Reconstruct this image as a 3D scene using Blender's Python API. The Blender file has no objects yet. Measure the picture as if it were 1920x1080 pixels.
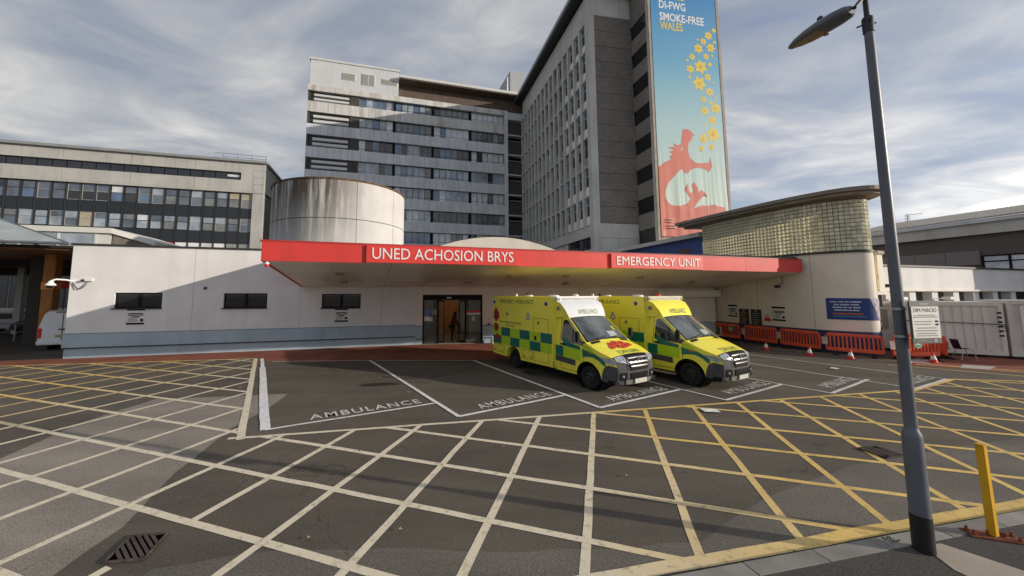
import bpy, bmesh, math, random
from math import radians as R, sin, cos, pi, tan, atan2, sqrt
from mathutils import Vector, Matrix
from mathutils.geometry import tessellate_polygon
random.seed(7)
S = bpy.context.scene
COL = S.collection

# ------------------------------------------------------------------ camera
cam_d = bpy.data.cameras.new('camera'); cam = bpy.data.objects.new('camera', cam_d); COL.objects.link(cam)
cam.location = (0, 0, 2.9); cam.rotation_euler = (R(95.293), 0, 0)
cam_d.sensor_width = 36; cam_d.lens = 12.75; cam_d.shift_x = 0.03646; cam_d.shift_y = -0.02865
cam_d.clip_start = 0.05; cam_d.clip_end = 6000
S.camera = cam
# ------------------------------------------------------------------ sun, sky, exposure
SUN_AZ, SUN_EL = -15.0, 14.5
sd = Vector((cos(R(SUN_AZ))*cos(R(SUN_EL)), sin(R(SUN_AZ))*cos(R(SUN_EL)), sin(R(SUN_EL))))
sun_d = bpy.data.lights.new('sun', 'SUN'); sun_d.energy = 2.95; sun_d.angle = R(0.55); sun_d.color = (1.0, 0.89, 0.75)
sun = bpy.data.objects.new('sun', sun_d); COL.objects.link(sun)
sun.rotation_euler = sd.to_track_quat('Z', 'Y').to_euler(); sun.location = (60, -20, 60)
S.view_settings.view_transform = 'Standard'; S.view_settings.look = 'None'
S.view_settings.gamma = 1; S.view_settings.use_curve_mapping = False
S.view_settings.exposure = 0.48
S.cycles.max_bounces = 6; S.cycles.diffuse_bounces = 4; S.cycles.glossy_bounces = 3; S.cycles.transmission_bounces = 4
S.cycles.use_denoising = True

W = bpy.data.worlds.new('World'); S.world = W; W.use_nodes = True
nt = W.node_tree; nt.nodes.clear()
def N(tree, typ, **kw):
    n = tree.nodes.new(typ)
    for k, v in kw.items(): setattr(n, k, v)
    return n
def build_world():
    L = nt.links.new
    out = N(nt, 'ShaderNodeOutputWorld'); bg = N(nt, 'ShaderNodeBackground'); bg.inputs[1].default_value = 0.118
    sky = N(nt, 'ShaderNodeTexSky', sky_type='NISHITA'); sky.sun_disc = False
    sky.sun_elevation = R(SUN_EL); sky.sun_rotation = atan2(sd.x, sd.y); sky.air_density = 1.0; sky.dust_density = 1.5
    tc = N(nt, 'ShaderNodeTexCoord'); sep = N(nt, 'ShaderNodeSeparateXYZ'); L(tc.outputs['Generated'], sep.inputs[0])
    def math_(op, a, b=None, clamp=False):
        m = N(nt, 'ShaderNodeMath', operation=op); m.use_clamp = clamp
        for i, v in enumerate((a, b)):
            if v is None: continue
            if isinstance(v, (int, float)): m.inputs[i].default_value = v
            else: L(v, m.inputs[i])
        return m.outputs[0]
    # cloud deck: the view direction meets a plane high above, so clouds shrink towards the horizon
    zc = math_('MAXIMUM', math_('ADD', sep.outputs[2], 0.10), 0.04)
    px = math_('DIVIDE', sep.outputs[0], zc); py = math_('DIVIDE', sep.outputs[1], zc)
    cmb = N(nt, 'ShaderNodeCombineXYZ'); L(px, cmb.inputs[0]); L(py, cmb.inputs[1])
    def noise(scale, detail, rot, sc, dist=0.0, loc=(0, 0, 0)):
        mp = N(nt, 'ShaderNodeMapping'); mp.inputs['Rotation'].default_value = (0, 0, R(rot)); mp.inputs['Scale'].default_value = sc; mp.inputs['Location'].default_value = loc
        L(cmb.outputs[0], mp.inputs[0])
        n = N(nt, 'ShaderNodeTexNoise'); n.inputs['Scale'].default_value = scale; n.inputs['Detail'].default_value = detail
        n.inputs['Roughness'].default_value = 0.55; n.inputs['Distortion'].default_value = dist; L(mp.outputs[0], n.inputs[0])
        return n.outputs[0]
    n1 = noise(0.50, 9, 28, (0.80, 1.15, 1), 0.8, (1.2, 3.1, 0))
    n2 = noise(1.7, 10, 22, (0.85, 1.3, 1), 0.8, (4.0, 0.4, 0))
    def ramp(v, stops):
        r = N(nt, 'ShaderNodeValToRGB'); L(v, r.inputs[0]); e = r.color_ramp.elements
        e[0].position, e[0].color = stops[0][0], (*stops[0][1], 1); e[1].position, e[1].color = stops[-1][0], (*stops[-1][1], 1)
        for p, c in stops[1:-1]:
            x = e.new(p); x.color = (*c, 1)
        return r.outputs[0]
    mixn = math_('ADD', math_('MULTIPLY', n1, 0.6), math_('MULTIPLY', n2, 0.4))
    cloud = ramp(mixn, [(0.36, (1.45, 1.80, 2.65)), (0.45, (2.05, 2.30, 2.80)), (0.52, (2.9, 3.0, 3.25)), (0.58, (3.9, 3.9, 3.9)), (0.68, (6.2, 5.9, 5.4))])
    cover = ramp(n1, [(0.30, (0.45,)*3), (0.44, (0.97,)*3)])
    # brighter, warmer cloud low down on the side of the sun
    dot = N(nt, 'ShaderNodeVectorMath', operation='DOT_PRODUCT'); L(tc.outputs['Generated'], dot.inputs[0]); dot.inputs[1].default_value = (sd.x, sd.y, 0)
    g = math_('MULTIPLY', math_('POWER', math_('MAXIMUM', math_('ADD', math_('MULTIPLY', dot.outputs['Value'], 0.5), 0.5), 0.0), 2.2), 0.75)
    low = math_('SUBTRACT', 1.0, math_('MULTIPLY', sep.outputs[2], 1.5), True)
    gain = math_('ADD', math_('MULTIPLY', math_('MULTIPLY', g, low), 1.5), 0.92)
    sc = N(nt, 'ShaderNodeVectorMath', operation='SCALE'); L(cloud, sc.inputs[0]); L(gain, sc.inputs['Scale'])
    mx = N(nt, 'ShaderNodeMix', data_type='RGBA'); L(cover, mx.inputs[0])
    L(sky.outputs[0], mx.inputs[6]); L(sc.outputs[0], mx.inputs[7])
    L(mx.outputs[2], bg.inputs[0]); L(bg.outputs[0], out.inputs[0])
build_world()

# ------------------------------------------------------------------ materials
MATS = {}
def mat(name, col, rough=0.7, var=0.12, scale=1.5, bump=0.0, bscale=40, metal=0.0, spec=0.4, fine=0.0, fscale=90, streak=0.0, streakcol=(0.05, 0.045, 0.035), rnd=0.0, emit=None, sscale=2.2):
    if name in MATS: return MATS[name]
    m = bpy.data.materials.new(name); m.use_nodes = True; t = m.node_tree; L = t.links.new
    b = t.nodes['Principled BSDF']; b.inputs['Roughness'].default_value = rough; b.inputs['Metallic'].default_value = metal
    b.inputs['Specular IOR Level'].default_value = spec
    geo = N(t, 'ShaderNodeNewGeometry')
    def noise(sc, det, vec=None):
        n = N(t, 'ShaderNodeTexNoise'); n.inputs['Scale'].default_value = sc; n.inputs['Detail'].default_value = det
        L(vec if vec is not None else geo.outputs['Position'], n.inputs['Vector']); return n.outputs[0]
    def mr(v, a0, a1, b0, b1):
        r = N(t, 'ShaderNodeMapRange'); L(v, r.inputs[0])
        for i, x in enumerate((a0, a1, b0, b1)): r.inputs[i+1].default_value = x
        return r.outputs[0]
    def mul(a, b_):
        x = N(t, 'ShaderNodeMath', operation='MULTIPLY'); L(a, x.inputs[0]); L(b_, x.inputs[1]); return x.outputs[0]
    val = mr(noise(scale, 6), 0.3, 0.7, 1-var, 1+var)
    if fine: val = mul(val, mr(noise(fscale, 3), 0.3, 0.7, 1-fine, 1+fine))
    if rnd:
        oi = N(t, 'ShaderNodeObjectInfo'); val = mul(val, mr(oi.outputs['Random'], 0, 1, 1-rnd, 1+rnd))
    sc = N(t, 'ShaderNodeVectorMath', operation='SCALE'); sc.inputs[0].default_value = col; L(val, sc.inputs['Scale'])
    c = sc.outputs[0]
    if streak:
        mp = N(t, 'ShaderNodeMapping'); mp.inputs['Scale'].default_value = (1, 1, 0.10); L(geo.outputs['Position'], mp.inputs[0])
        s = mr(noise(sscale, 7, mp.outputs[0]), 0.50, 0.78, 0, streak)
        mx = N(t, 'ShaderNodeMix', data_type='RGBA'); L(s, mx.inputs[0]); L(c, mx.inputs[6]); mx.inputs[7].default_value = (*streakcol, 1); c = mx.outputs[2]
    L(c, b.inputs['Base Color'])
    if bump:
        bp = N(t, 'ShaderNodeBump'); bp.inputs['Strength'].default_value = bump; bp.inputs['Distance'].default_value = 0.01
        L(noise(bscale, 4), bp.inputs['Height']); L(bp.outputs[0], b.inputs['Normal'])
    if emit:
        b.inputs['Emission Color'].default_value = (*emit[0], 1); b.inputs['Emission Strength'].default_value = emit[1]
    MATS[name] = m; return m
def worn(name, col, under, amount=0.5, scale=9, var=0.1, x_fade=None):
    """paint worn through to the surface below"""
    m = mat(name, col, 0.75, var, 1.2, 0.25, 120)
    t = m.node_tree; L = t.links.new; b = t.nodes['Principled BSDF']; geo = [n for n in t.nodes if n.type == 'NEW_GEOMETRY'][0]
    src = b.inputs['Base Color'].links[0].from_socket
    if x_fade:
        sp = N(t, 'ShaderNodeSeparateXYZ'); L(geo.outputs['Position'], sp.inputs[0])
        nz = N(t, 'ShaderNodeTexNoise'); nz.inputs['Scale'].default_value = 0.25; L(geo.outputs['Position'], nz.inputs['Vector'])
        ad = N(t, 'ShaderNodeMath', operation='MULTIPLY_ADD'); L(nz.outputs[0], ad.inputs[0]); ad.inputs[1].default_value = 5; L(sp.outputs[0], ad.inputs[2])
        rp = N(t, 'ShaderNodeValToRGB'); mr = N(t, 'ShaderNodeMapRange'); L(ad.outputs[0], mr.inputs[0]); mr.inputs[1].default_value = -14; mr.inputs[2].default_value = 10
        L(mr.outputs[0], rp.inputs[0]); e = rp.color_ramp.elements
        e[0].position = 0.16; e[0].color = (1, 1, 1, 1); e[1].position = 0.85; e[1].color = (1, 1, 1, 1)
        x = e.new(0.36); x.color = (0, 0, 0, 1); x = e.new(0.75); x.color = (0.05, 0.05, 0.05, 1)
        mx = N(t, 'ShaderNodeMix', data_type='RGBA'); L(rp.outputs[0], mx.inputs[0]); mx.inputs[6].default_value = (*x_fade, 1); L(src, mx.inputs[7]); src = mx.outputs[2]
    n = N(t, 'ShaderNodeTexNoise'); n.inputs['Scale'].default_value = scale; n.inputs['Detail'].default_value = 9; n.inputs['Roughness'].default_value = 0.75
    L(geo.outputs['Position'], n.inputs['Vector'])
    r = N(t, 'ShaderNodeMapRange'); L(n.outputs[0], r.inputs[0]); r.inputs[1].default_value = 0.52; r.inputs[2].default_value = 0.72; r.inputs[3].default_value = 0.08; r.inputs[4].default_value = amount
    mx = N(t, 'ShaderNodeMix', data_type='RGBA'); L(r.outputs[0], mx.inputs[0]); L(src, mx.inputs[6]); mx.inputs[7].default_value = (*under, 1)
    L(mx.outputs[2], b.inputs['Base Color']); return m

asph_c = (0.116, 0.100, 0.079)
def asphalt(name, col, light, spk):
    m = mat(name, col, 0.88, 0.16, 0.35, 0.55, 75, fine=spk, fscale=55, spec=0.25)
    t = m.node_tree; L = t.links.new; b = t.nodes['Principled BSDF']; geo = [n for n in t.nodes if n.type == 'NEW_GEOMETRY'][0]
    src = b.inputs['Base Color'].links[0].from_socket
    v = N(t, 'ShaderNodeTexVoronoi'); v.inputs['Scale'].default_value = 42; L(geo.outputs['Position'], v.inputs['Vector'])
    r = N(t, 'ShaderNodeMapRange'); L(v.outputs['Distance'], r.inputs[0]); r.inputs[1].default_value = 0.08; r.inputs[2].default_value = 0.30; r.inputs[3].default_value = light; r.inputs[4].default_value = 0
    mx = N(t, 'ShaderNodeMix', data_type='RGBA'); L(r.outputs[0], mx.inputs[0]); L(src, mx.inputs[6]); mx.inputs[7].default_value = (0.33, 0.30, 0.26, 1)
    # tyre-dark and dusty cloudy zones
    mp = N(t, 'ShaderNodeMapping'); mp.inputs['Rotation'].default_value = (0, 0, R(-12)); mp.inputs['Scale'].default_value = (0.35, 1.4, 1); L(geo.outputs['Position'], mp.inputs[0])
    n = N(t, 'ShaderNodeTexNoise'); n.inputs['Scale'].default_value = 0.7; n.inputs['Detail'].default_value = 8; n.inputs['Roughness'].default_value = 0.62; L(mp.outputs[0], n.inputs['Vector'])
    r2 = N(t, 'ShaderNodeMapRange'); L(n.outputs[0], r2.inputs[0]); r2.inputs[1].default_value = 0.3; r2.inputs[2].default_value = 0.7; r2.inputs[3].default_value = 0.78; r2.inputs[4].default_value = 1.2
    sc = N(t, 'ShaderNodeVectorMath', operation='SCALE'); L(mx.outputs[2], sc.inputs[0]); L(r2.outputs[0], sc.inputs['Scale'])
    # hairline cracks
    vc = N(t, 'ShaderNodeTexVoronoi', feature='DISTANCE_TO_EDGE'); vc.inputs['Scale'].default_value = 0.22
    nw = N(t, 'ShaderNodeTexNoise'); nw.inputs['Scale'].default_value = 1.3; nw.inputs['Detail'].default_value = 5; L(geo.outputs['Position'], nw.inputs['Vector'])
    va = N(t, 'ShaderNodeVectorMath', operation='MULTIPLY_ADD'); L(nw.outputs['Color'], va.inputs[0]); va.inputs[1].default_value = (1.6, 1.6, 0); L(geo.outputs['Position'], va.inputs[2])
    L(va.outputs[0], vc.inputs['Vector'])
    r3 = N(t, 'ShaderNodeMapRange'); L(vc.outputs['Distance'], r3.inputs[0]); r3.inputs[1].default_value = 0.0; r3.inputs[2].default_value = 0.004; r3.inputs[3].default_value = 0.62; r3.inputs[4].default_value = 1
    sc2 = N(t, 'ShaderNodeVectorMath', operation='SCALE'); L(sc.outputs[0], sc2.inputs[0]); L(r3.outputs[0], sc2.inputs['Scale'])
    L(sc2.outputs[0], b.inputs['Base Color']); return m
ASPH = asphalt('asphalt', asph_c, 0.35, 0.25)
ASPH_OLD = asphalt('old_asphalt', (0.27, 0.24, 0.20), 0.5, 0.42)
ASPH_DK = asphalt('footway_asphalt', (0.075, 0.070, 0.063), 0.3, 0.4)
ASPH_LANE = asphalt('worn_asphalt', (0.155, 0.138, 0.115), 0.4, 0.4)
OIL = mat('oil_stain', (0.03, 0.027, 0.024), 0.6, 0.4, 6)
YEL = worn('yellow_road_paint', (0.80, 0.55, 0.17), asph_c, 0.85, 7, 0.14, x_fade=(0.82, 0.73, 0.55))
WHT = worn('white_road_paint', (0.84, 0.84, 0.83), asph_c, 0.75, 6)
WHT_OLD = worn('worn_white_road_paint', (0.74, 0.72, 0.66), asph_c, 1.0, 10)
REDPAVE = mat('red_surfacing', (0.25, 0.088, 0.055), 0.9, 0.25, 0.8, 0.4, 60, fine=0.2, spec=0.2)
KERB = mat('kerb_concrete', (0.25, 0.235, 0.21), 0.85, 0.2, 3, 0.3, 80, fine=0.12, rnd=0.12)
CONC = mat('path_concrete', (0.40, 0.34, 0.27), 0.9, 0.15, 2, 0.35, 90, fine=0.12)
RENDER = mat('white_render', (0.71, 0.705, 0.70), 0.85, 0.06, 0.9, 0.12, 70, streak=0.20, streakcol=(0.40, 0.37, 0.33), sscale=1.6)
RENDER2 = mat('bounce_warmed_render', (0.78, 0.71, 0.61), 0.85, 0.07, 0.9, 0.12, 70, streak=0.2, streakcol=(0.36, 0.33, 0.29))  # white render, its colour warmed to imitate light bounced up below the canopy
PLINTH = mat('pale_blue_paint', (0.36, 0.46, 0.52), 0.7, 0.07, 1.2, 0.1, 60, streak=0.25, streakcol=(0.20, 0.25, 0.28))
NAVY = mat('navy_paint', (0.03, 0.05, 0.13), 0.7, 0.12, 2)
DARKTRIM = mat('dark_trim', (0.035, 0.036, 0.038), 0.5, 0.15, 3)
BLACKM = mat('black_frame', (0.012, 0.012, 0.013), 0.7, 0.1, 3, spec=0.12)
RED = mat('red_fascia_paint', (0.66, 0.050, 0.042), 0.55, 0.08, 0.8, streak=0.30, streakcol=(0.34, 0.05, 0.04), rnd=0.05)
RED_SIGN = mat('red_sign_panel', (0.69, 0.052, 0.044), 0.4, 0.03, 0.8)
REDCAP = mat('red_capping', (0.40, 0.035, 0.03), 0.5, 0.05, 1)
LETTER = mat('white_lettering', (0.80, 0.79, 0.77), 0.5, 0.03, 4)
SOFFIT = mat('soffit_panel_paint', (0.86, 0.78, 0.62), 0.3, 0.08, 0.6, rnd=0.05)
METAL = mat('galvanised_steel', (0.42, 0.43, 0.43), 0.42, 0.12, 6, metal=0.75)
GREYP = mat('grey_post_paint', (0.12, 0.13, 0.15), 0.42, 0.12, 3, 0.1, 60)
POSTBLK = mat('black_post_paint', (0.014, 0.014, 0.015), 0.5, 0.2, 5)
WHITEP = mat('white_plastic', (0.75, 0.75, 0.73), 0.4, 0.05, 3)
GLASS = mat('dark_glass', (0.016, 0.018, 0.020), 0.05, 0.1, 2, spec=0.9)
GLASS_B = mat('sky_painted_blue_glass', (0.09, 0.145, 0.24), 0.05, 0.35, 0.8, spec=1.0)  # blue sky reflection painted into the base colour
GLASS_C = mat('sky_painted_pale_glass', (0.30, 0.35, 0.40), 0.05, 0.35, 0.8, spec=1.0)  # pale base colour imitates bright sky mirrored in the pane
GLASS_S = mat('grey_blue_glass', (0.10, 0.125, 0.155), 0.05, 0.4, 0.8, spec=1.0)
CONCM = mat('weathered_concrete', (0.46, 0.45, 0.42), 0.85, 0.10, 0.4, streak=0.3, streakcol=(0.15, 0.14, 0.125))
BLIND = mat('window_with_blind', (0.64, 0.66, 0.68), 0.15, 0.2, 1.5, spec=0.7)
BLIND_Y = mat('window_with_beige_blind', (0.42, 0.36, 0.26), 0.2, 0.15, 1.5, spec=0.6)
CURTAIN = mat('window_with_grey_curtain', (0.17, 0.18, 0.18), 0.12, 0.3, 1.5, spec=0.8)
CONCG = mat('grey_concrete_panel', (0.63, 0.65, 0.655), 0.85, 0.10, 0.5, streak=0.35, streakcol=(0.27, 0.26, 0.24), rnd=0.06)
CONCS = mat('stained_white_concrete', (0.62, 0.61, 0.58), 0.85, 0.12, 0.4, streak=0.75, streakcol=(0.16, 0.12, 0.07), sscale=1.1)
CONCL = mat('pale_concrete', (0.56, 0.55, 0.51), 0.85, 0.10, 0.4, streak=0.25, streakcol=(0.15, 0.14, 0.125))
AGG = mat('exposed_aggregate', (0.20, 0.178, 0.155), 0.95, 0.12, 0.5, 0.7, 14, fine=0.4, fscale=9, rnd=0.08)
AGG2 = mat('stair_aggregate', (0.235, 0.215, 0.19), 0.95, 0.12, 0.5, 0.7, 14, fine=0.35, fscale=9, rnd=0.08)
WHITECLAD = mat('white_ribbed_cladding', (0.62, 0.63, 0.64), 0.5, 0.04, 0.6, rnd=0.03)
LOUVREG = mat('louvre_grey', (0.36, 0.35, 0.32), 0.6, 0.06, 3)
BROWN = mat('dark_brown_boarding', (0.12, 0.09, 0.065), 0.8, 0.18, 1.5)
DKBRICK = mat('dark_infill_panel', (0.075, 0.065, 0.058), 0.9, 0.2, 2, fine=0.25, fscale=25)
ROOFW = mat('white_roof_edge', (0.62, 0.62, 0.60), 0.5, 0.05, 1)
SPWHITE = mat('white_spandrel', (0.82, 0.82, 0.82), 0.4, 0.05, 2, rnd=0.06)
SPGREY = mat('grey_spandrel', (0.30, 0.31, 0.29), 0.6, 0.08, 2, rnd=0.12)
STONE = mat('tan_concrete_trim', (0.40, 0.345, 0.275), 0.85, 0.15, 1.2, streak=0.4, streakcol=(0.14, 0.11, 0.08))
BLUEW = mat('blue_cladding', (0.06, 0.10, 0.30), 0.55, 0.08, 1)
YG = (0.90, 0.81, 0.075)
AMBY = mat('ambulance_yellow', YG, 0.28, 0.03, 1.5, spec=0.6)
AMBLIME = mat('lime_reflective', (0.46, 0.68, 0.02), 0.35, 0.04, 4, spec=0.5)
AMBGRN = mat('green_reflective', (0.004, 0.15, 0.11), 0.35, 0.06, 4, spec=0.5)
GRNTXT = mat('green_lettering', (0.02, 0.11, 0.06), 0.5, 0.05, 4)
AMBW = mat('ambulance_white', (0.74, 0.75, 0.76), 0.3, 0.03, 2, spec=0.6)
BUMPER = mat('grey_bumper_plastic', (0.075, 0.074, 0.072), 0.7, 0.15, 4, spec=0.25)
CHROME = mat('chrome', (0.40, 0.40, 0.39), 0.32, 0.05, 4, metal=0.9)
RUBBER = mat('tyre_rubber', (0.014, 0.014, 0.014), 0.9, 0.2, 8, 0.3, 40)
RIM = mat('steel_rim', (0.045, 0.045, 0.047), 0.45, 0.1, 8, metal=0.5)
LAMPG = mat('headlamp_lens', (0.34, 0.37, 0.44), 0.08, 0.35, 9, spec=0.9)
BLUEL = mat('blue_lamp', (0.01, 0.02, 0.30), 0.15, 0.1, 4, spec=0.8)
AMBERL = mat('orange_lamp', (0.55, 0.12, 0.01), 0.2, 0.1, 4)
POPPY = mat('poppy_red', (0.42, 0.018, 0.016), 0.5, 0.08, 8)
POPPY_L = mat('poppy_bright_red', (0.62, 0.055, 0.03), 0.5, 0.08, 8)
WSCREEN = mat('windscreen_glass', (0.10, 0.115, 0.115), 0.05, 0.6, 1.8, spec=0.7)
PLATE = mat('blurred_number_plate', (0.52, 0.50, 0.45), 0.5, 0.05, 4)
CREST = mat('crest_blue', (0.16, 0.20, 0.30), 0.5, 0.3, 30)
ORANGE = mat('orange_red_plastic', (0.78, 0.12, 0.05), 0.5, 0.10, 3, rnd=0.10)
CONE_R = mat('cone_red', (0.60, 0.04, 0.03), 0.5, 0.1, 5)
SIGNGRN = mat('sign_green', (0.02, 0.26, 0.09), 0.5, 0.05, 5)
SIGNBLU = mat('sign_blue', (0.015, 0.045, 0.19), 0.45, 0.05, 5)
SIGNW = mat('sign_white', (0.70, 0.70, 0.66), 0.45, 0.04, 5)
SIGNBRN = mat('sign_dark_brown', (0.040, 0.030, 0.028), 0.5, 0.2, 30)
INK = mat('black_ink', (0.02, 0.02, 0.02), 0.75, 0.1, 5, spec=0.15)
GREYINK = mat('grey_print', (0.16, 0.16, 0.155), 0.6, 0.2, 40)
BOLY = mat('yellow_post_paint', (0.66, 0.36, 0.012), 0.5, 0.12, 5, streak=0.3, streakcol=(0.40, 0.16, 0.02), sscale=9)
RUST = mat('rusty_steel', (0.20, 0.055, 0.028), 0.85, 0.35, 14, 0.4, 60)
IRON = mat('cast_iron', (0.085, 0.068, 0.062), 0.92, 0.35, 14, 0.3, 60, spec=0.15)
PIT = mat('drain_pit', (0.004, 0.004, 0.004), 1.0, 0.1, 4, spec=0.0)
GBLOCK = mat('glass_block', (0.86, 0.83, 0.62), 0.10, 0.16, 2.0, spec=1.0, rnd=0.25)
GJOINT = mat('glass_block_mortar', (0.13, 0.12, 0.085), 0.8, 0.1, 4)
def translucent(m, col, f):
    t = m.node_tree; o = [n for n in t.nodes if n.type == 'OUTPUT_MATERIAL'][0]; b = t.nodes['Principled BSDF']
    tr = N(t, 'ShaderNodeBsdfTranslucent'); tr.inputs[0].default_value = (*col, 1); mx = N(t, 'ShaderNodeMixShader'); mx.inputs[0].default_value = f
    t.links.new(b.outputs[0], mx.inputs[1]); t.links.new(tr.outputs[0], mx.inputs[2]); t.links.new(mx.outputs[0], o.inputs[0])
translucent(GBLOCK, (0.92, 0.84, 0.55), 0.38)
ROOFBR = mat('brown_roof_edge', (0.23, 0.195, 0.16), 0.6, 0.1, 1)
CONTW = mat('cabin_white', (0.70, 0.66, 0.60), 0.6, 0.08, 1.2, streak=0.35, streakcol=(0.25, 0.2, 0.15))
CABGREY = mat('cabin_panel_grey', (0.30, 0.29, 0.25), 0.7, 0.08, 2)
WOOD = mat('timber_soffit', (0.25, 0.13, 0.06), 0.6, 0.2, 1.2)
COLO = mat('orange_stained_timber', (0.34, 0.13, 0.022), 0.5, 0.22, 2.5)
COLD = mat('dark_column', (0.035, 0.028, 0.022), 0.6, 0.2, 2)
ROOFGL = mat('porch_roof_glass', (0.32, 0.36, 0.33), 0.12, 0.25, 0.9, spec=0.8)
CHAIRP = mat('navy_chair_plastic', (0.018, 0.018, 0.05), 0.45, 0.1, 4)
PORCHW = mat('white_porch_paint', (0.66, 0.65, 0.61), 0.6, 0.05, 1)
PAPER = mat('white_paper', (0.80, 0.80, 0.80), 0.8, 0.04, 6)
LAMPB = mat('lantern_grey', (0.13, 0.14, 0.155), 0.45, 0.1, 5)
LAMPL = mat('lantern_lens', (0.30, 0.22, 0.12), 0.15, 0.3, 9, spec=0.8)

# ------------------------------------------------------------------ mesh helpers
class MB:
    def __init__(s): s.v = []; s.f = []
    def add(s, vs, fs):
        o = len(s.v); s.v += [tuple(v) for v in vs]; s.f += [tuple(i+o for i in f) for f in fs]; return s
    def box(s, x0, y0, z0, x1, y1, z1):
        return s.add([(x0,y0,z0),(x1,y0,z0),(x1,y1,z0),(x0,y1,z0),(x0,y0,z1),(x1,y0,z1),(x1,y1,z1),(x0,y1,z1)],
                     [(3,2,1,0),(4,5,6,7),(0,1,5,4),(1,2,6,5),(2,3,7,6),(3,0,4,7)])
    def tbox(s, M_, x0, y0, z0, x1, y1, z1):
        b = MB().box(x0,y0,z0,x1,y1,z1); return s.add([M_ @ Vector(v) for v in b.v], b.f)
    def quad(s, a, b, c, d): return s.add([a,b,c,d], [(0,1,2,3)])
    def prism(s, pts, z0, z1):
        """pts: plan polygon (x, y); z0/z1 numbers or per-vertex lists"""
        n = len(pts); A = sum(pts[i][0]*pts[(i+1)%n][1]-pts[(i+1)%n][0]*pts[i][1] for i in range(n))
        zz0 = z0 if isinstance(z0, (list, tuple)) else [z0]*n; zz1 = z1 if isinstance(z1, (list, tuple)) else [z1]*n
        if A < 0: pts = pts[::-1]; zz0 = zz0[::-1]; zz1 = zz1[::-1]
        tri = tessellate_polygon([[Vector((p[0], p[1], 0)) for p in pts]])
        vs = [(p[0],p[1],zz0[i]) for i, p in enumerate(pts)] + [(p[0],p[1],zz1[i]) for i, p in enumerate(pts)]
        fs = []
        for t in tri:
            a, b, c = t
            if (pts[b][0]-pts[a][0])*(pts[c][1]-pts[a][1])-(pts[c][0]-pts[a][0])*(pts[b][1]-pts[a][1]) < 0: t = (a, c, b)
            fs.append((t[2], t[1], t[0])); fs.append(tuple(i+n for i in t))
        for i in range(n):
            j = (i+1) % n; fs.append((i, j, j+n, i+n))
        return s.add(vs, fs)
    def xprism(s, pts, y0, y1):
        """polygon (x, z) extruded along y"""
        b = MB().prism(pts, y0, y1)
        return s.add([(v[0], v[2], v[1]) for v in b.v], [f[::-1] for f in b.f])
    def tube(s, pts, r, n=8, cap=True):
        pts = [Vector(p) for p in pts]; rs = r if isinstance(r, (list, tuple)) else [r]*len(pts); vs = []; fs = []
        for i, p in enumerate(pts):
            d = (pts[min(i+1, len(pts)-1)]-pts[max(i-1, 0)]).normalized()
            u = d.cross(Vector((0,0,1)) if abs(d.z) < 0.9 else Vector((1,0,0))).normalized(); w = d.cross(u)
            vs += [p+(u*cos(2*pi*k/n)+w*sin(2*pi*k/n))*rs[i] for k in range(n)]
        for i in range(len(pts)-1):
            for k in range(n): fs.append((i*n+k, (i+1)*n+k, (i+1)*n+(k+1)%n, i*n+(k+1)%n))
        if cap: fs.append(tuple(range(n))); fs.append(tuple(range((len(pts)-1)*n, len(pts)*n))[::-1])
        return s.add(vs, fs)
    def lathe(s, prof, n=24, axis='z', c=(0,0,0)):
        vs = []; fs = []
        for (r, h) in prof:
            for k in range(n):
                a = 2*pi*k/n; p = (r*cos(a), r*sin(a), h)
                if axis == 'y': p = (p[0], p[2], p[1])
                if axis == 'x': p = (p[2], p[0], p[1])
                vs.append((p[0]+c[0], p[1]+c[1], p[2]+c[2]))
        for i in range(len(prof)-1):
            for k in range(n):
                q = (i*n+k, i*n+(k+1)%n, (i+1)*n+(k+1)%n, (i+1)*n+k); fs.append(q if axis != 'y' else q[::-1])
        return s.add(vs, fs)
    def grid(s, rows, flip=False):
        nr = len(rows); nc = len(rows[0]); vs = [p for r in rows for p in r]; fs = []
        for i in range(nr-1):
            for j in range(nc-1):
                q = (i*nc+j, i*nc+j+1, (i+1)*nc+j+1, (i+1)*nc+j); fs.append(q[::-1] if flip else q)
        return s.add(vs, fs)
    def mesh(s, name, material=None, smooth=False):
        me = bpy.data.meshes.new(name); me.from_pydata(s.v, [], s.f); me.update()
        if material: me.materials.append(material)
        if smooth:
            me.polygons.foreach_set('use_smooth', [True]*len(me.polygons))
            try: me.set_sharp_from_angle(angle=R(38))
            except Exception: pass
        return me
    def build(s, name, material, parent=None, smooth=False, bevel=0, label=None, kind=None):
        me = s.mesh(name, material, smooth)
        if bevel:
            bm = bmesh.new(); bm.from_mesh(me); bmesh.ops.remove_doubles(bm, verts=bm.verts, dist=1e-5)
            es = [e for e in bm.edges if len(e.link_faces) == 2 and e.calc_face_angle(0) > 0.6]
            bmesh.ops.bevel(bm, geom=es, offset=bevel, segments=2, affect='EDGES', clamp_overlap=True)
            bm.to_mesh(me); bm.free()
            me.polygons.foreach_set('use_smooth', [True]*len(me.polygons))
            try: me.set_sharp_from_angle(angle=R(35))
            except Exception: pass
        return put(name, me, parent, label=label, kind=kind)
def put(name, me, parent=None, mtx=None, label=None, kind=None):
    o = bpy.data.objects.new(name, me); COL.objects.link(o)
    if parent: o.parent = parent
    if mtx is not None: o.matrix_local = mtx
    if label: o['label'] = label
    if kind: o['kind'] = kind
    return o
def thing(name, label, cat, loc=(0, 0, 0), rz=0, group=None, rx=0):
    o = bpy.data.objects.new(name, None); COL.objects.link(o); o.empty_display_size = 0.2
    o.location = loc; o.rotation_euler = (rx, 0, R(rz)); o['label'] = label; o['category'] = cat
    if group: o['group'] = group
    return o
def tag(o, label, cat, group=None):
    o['label'] = label; o['category'] = cat
    if group: o['group'] = group
    return o
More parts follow.
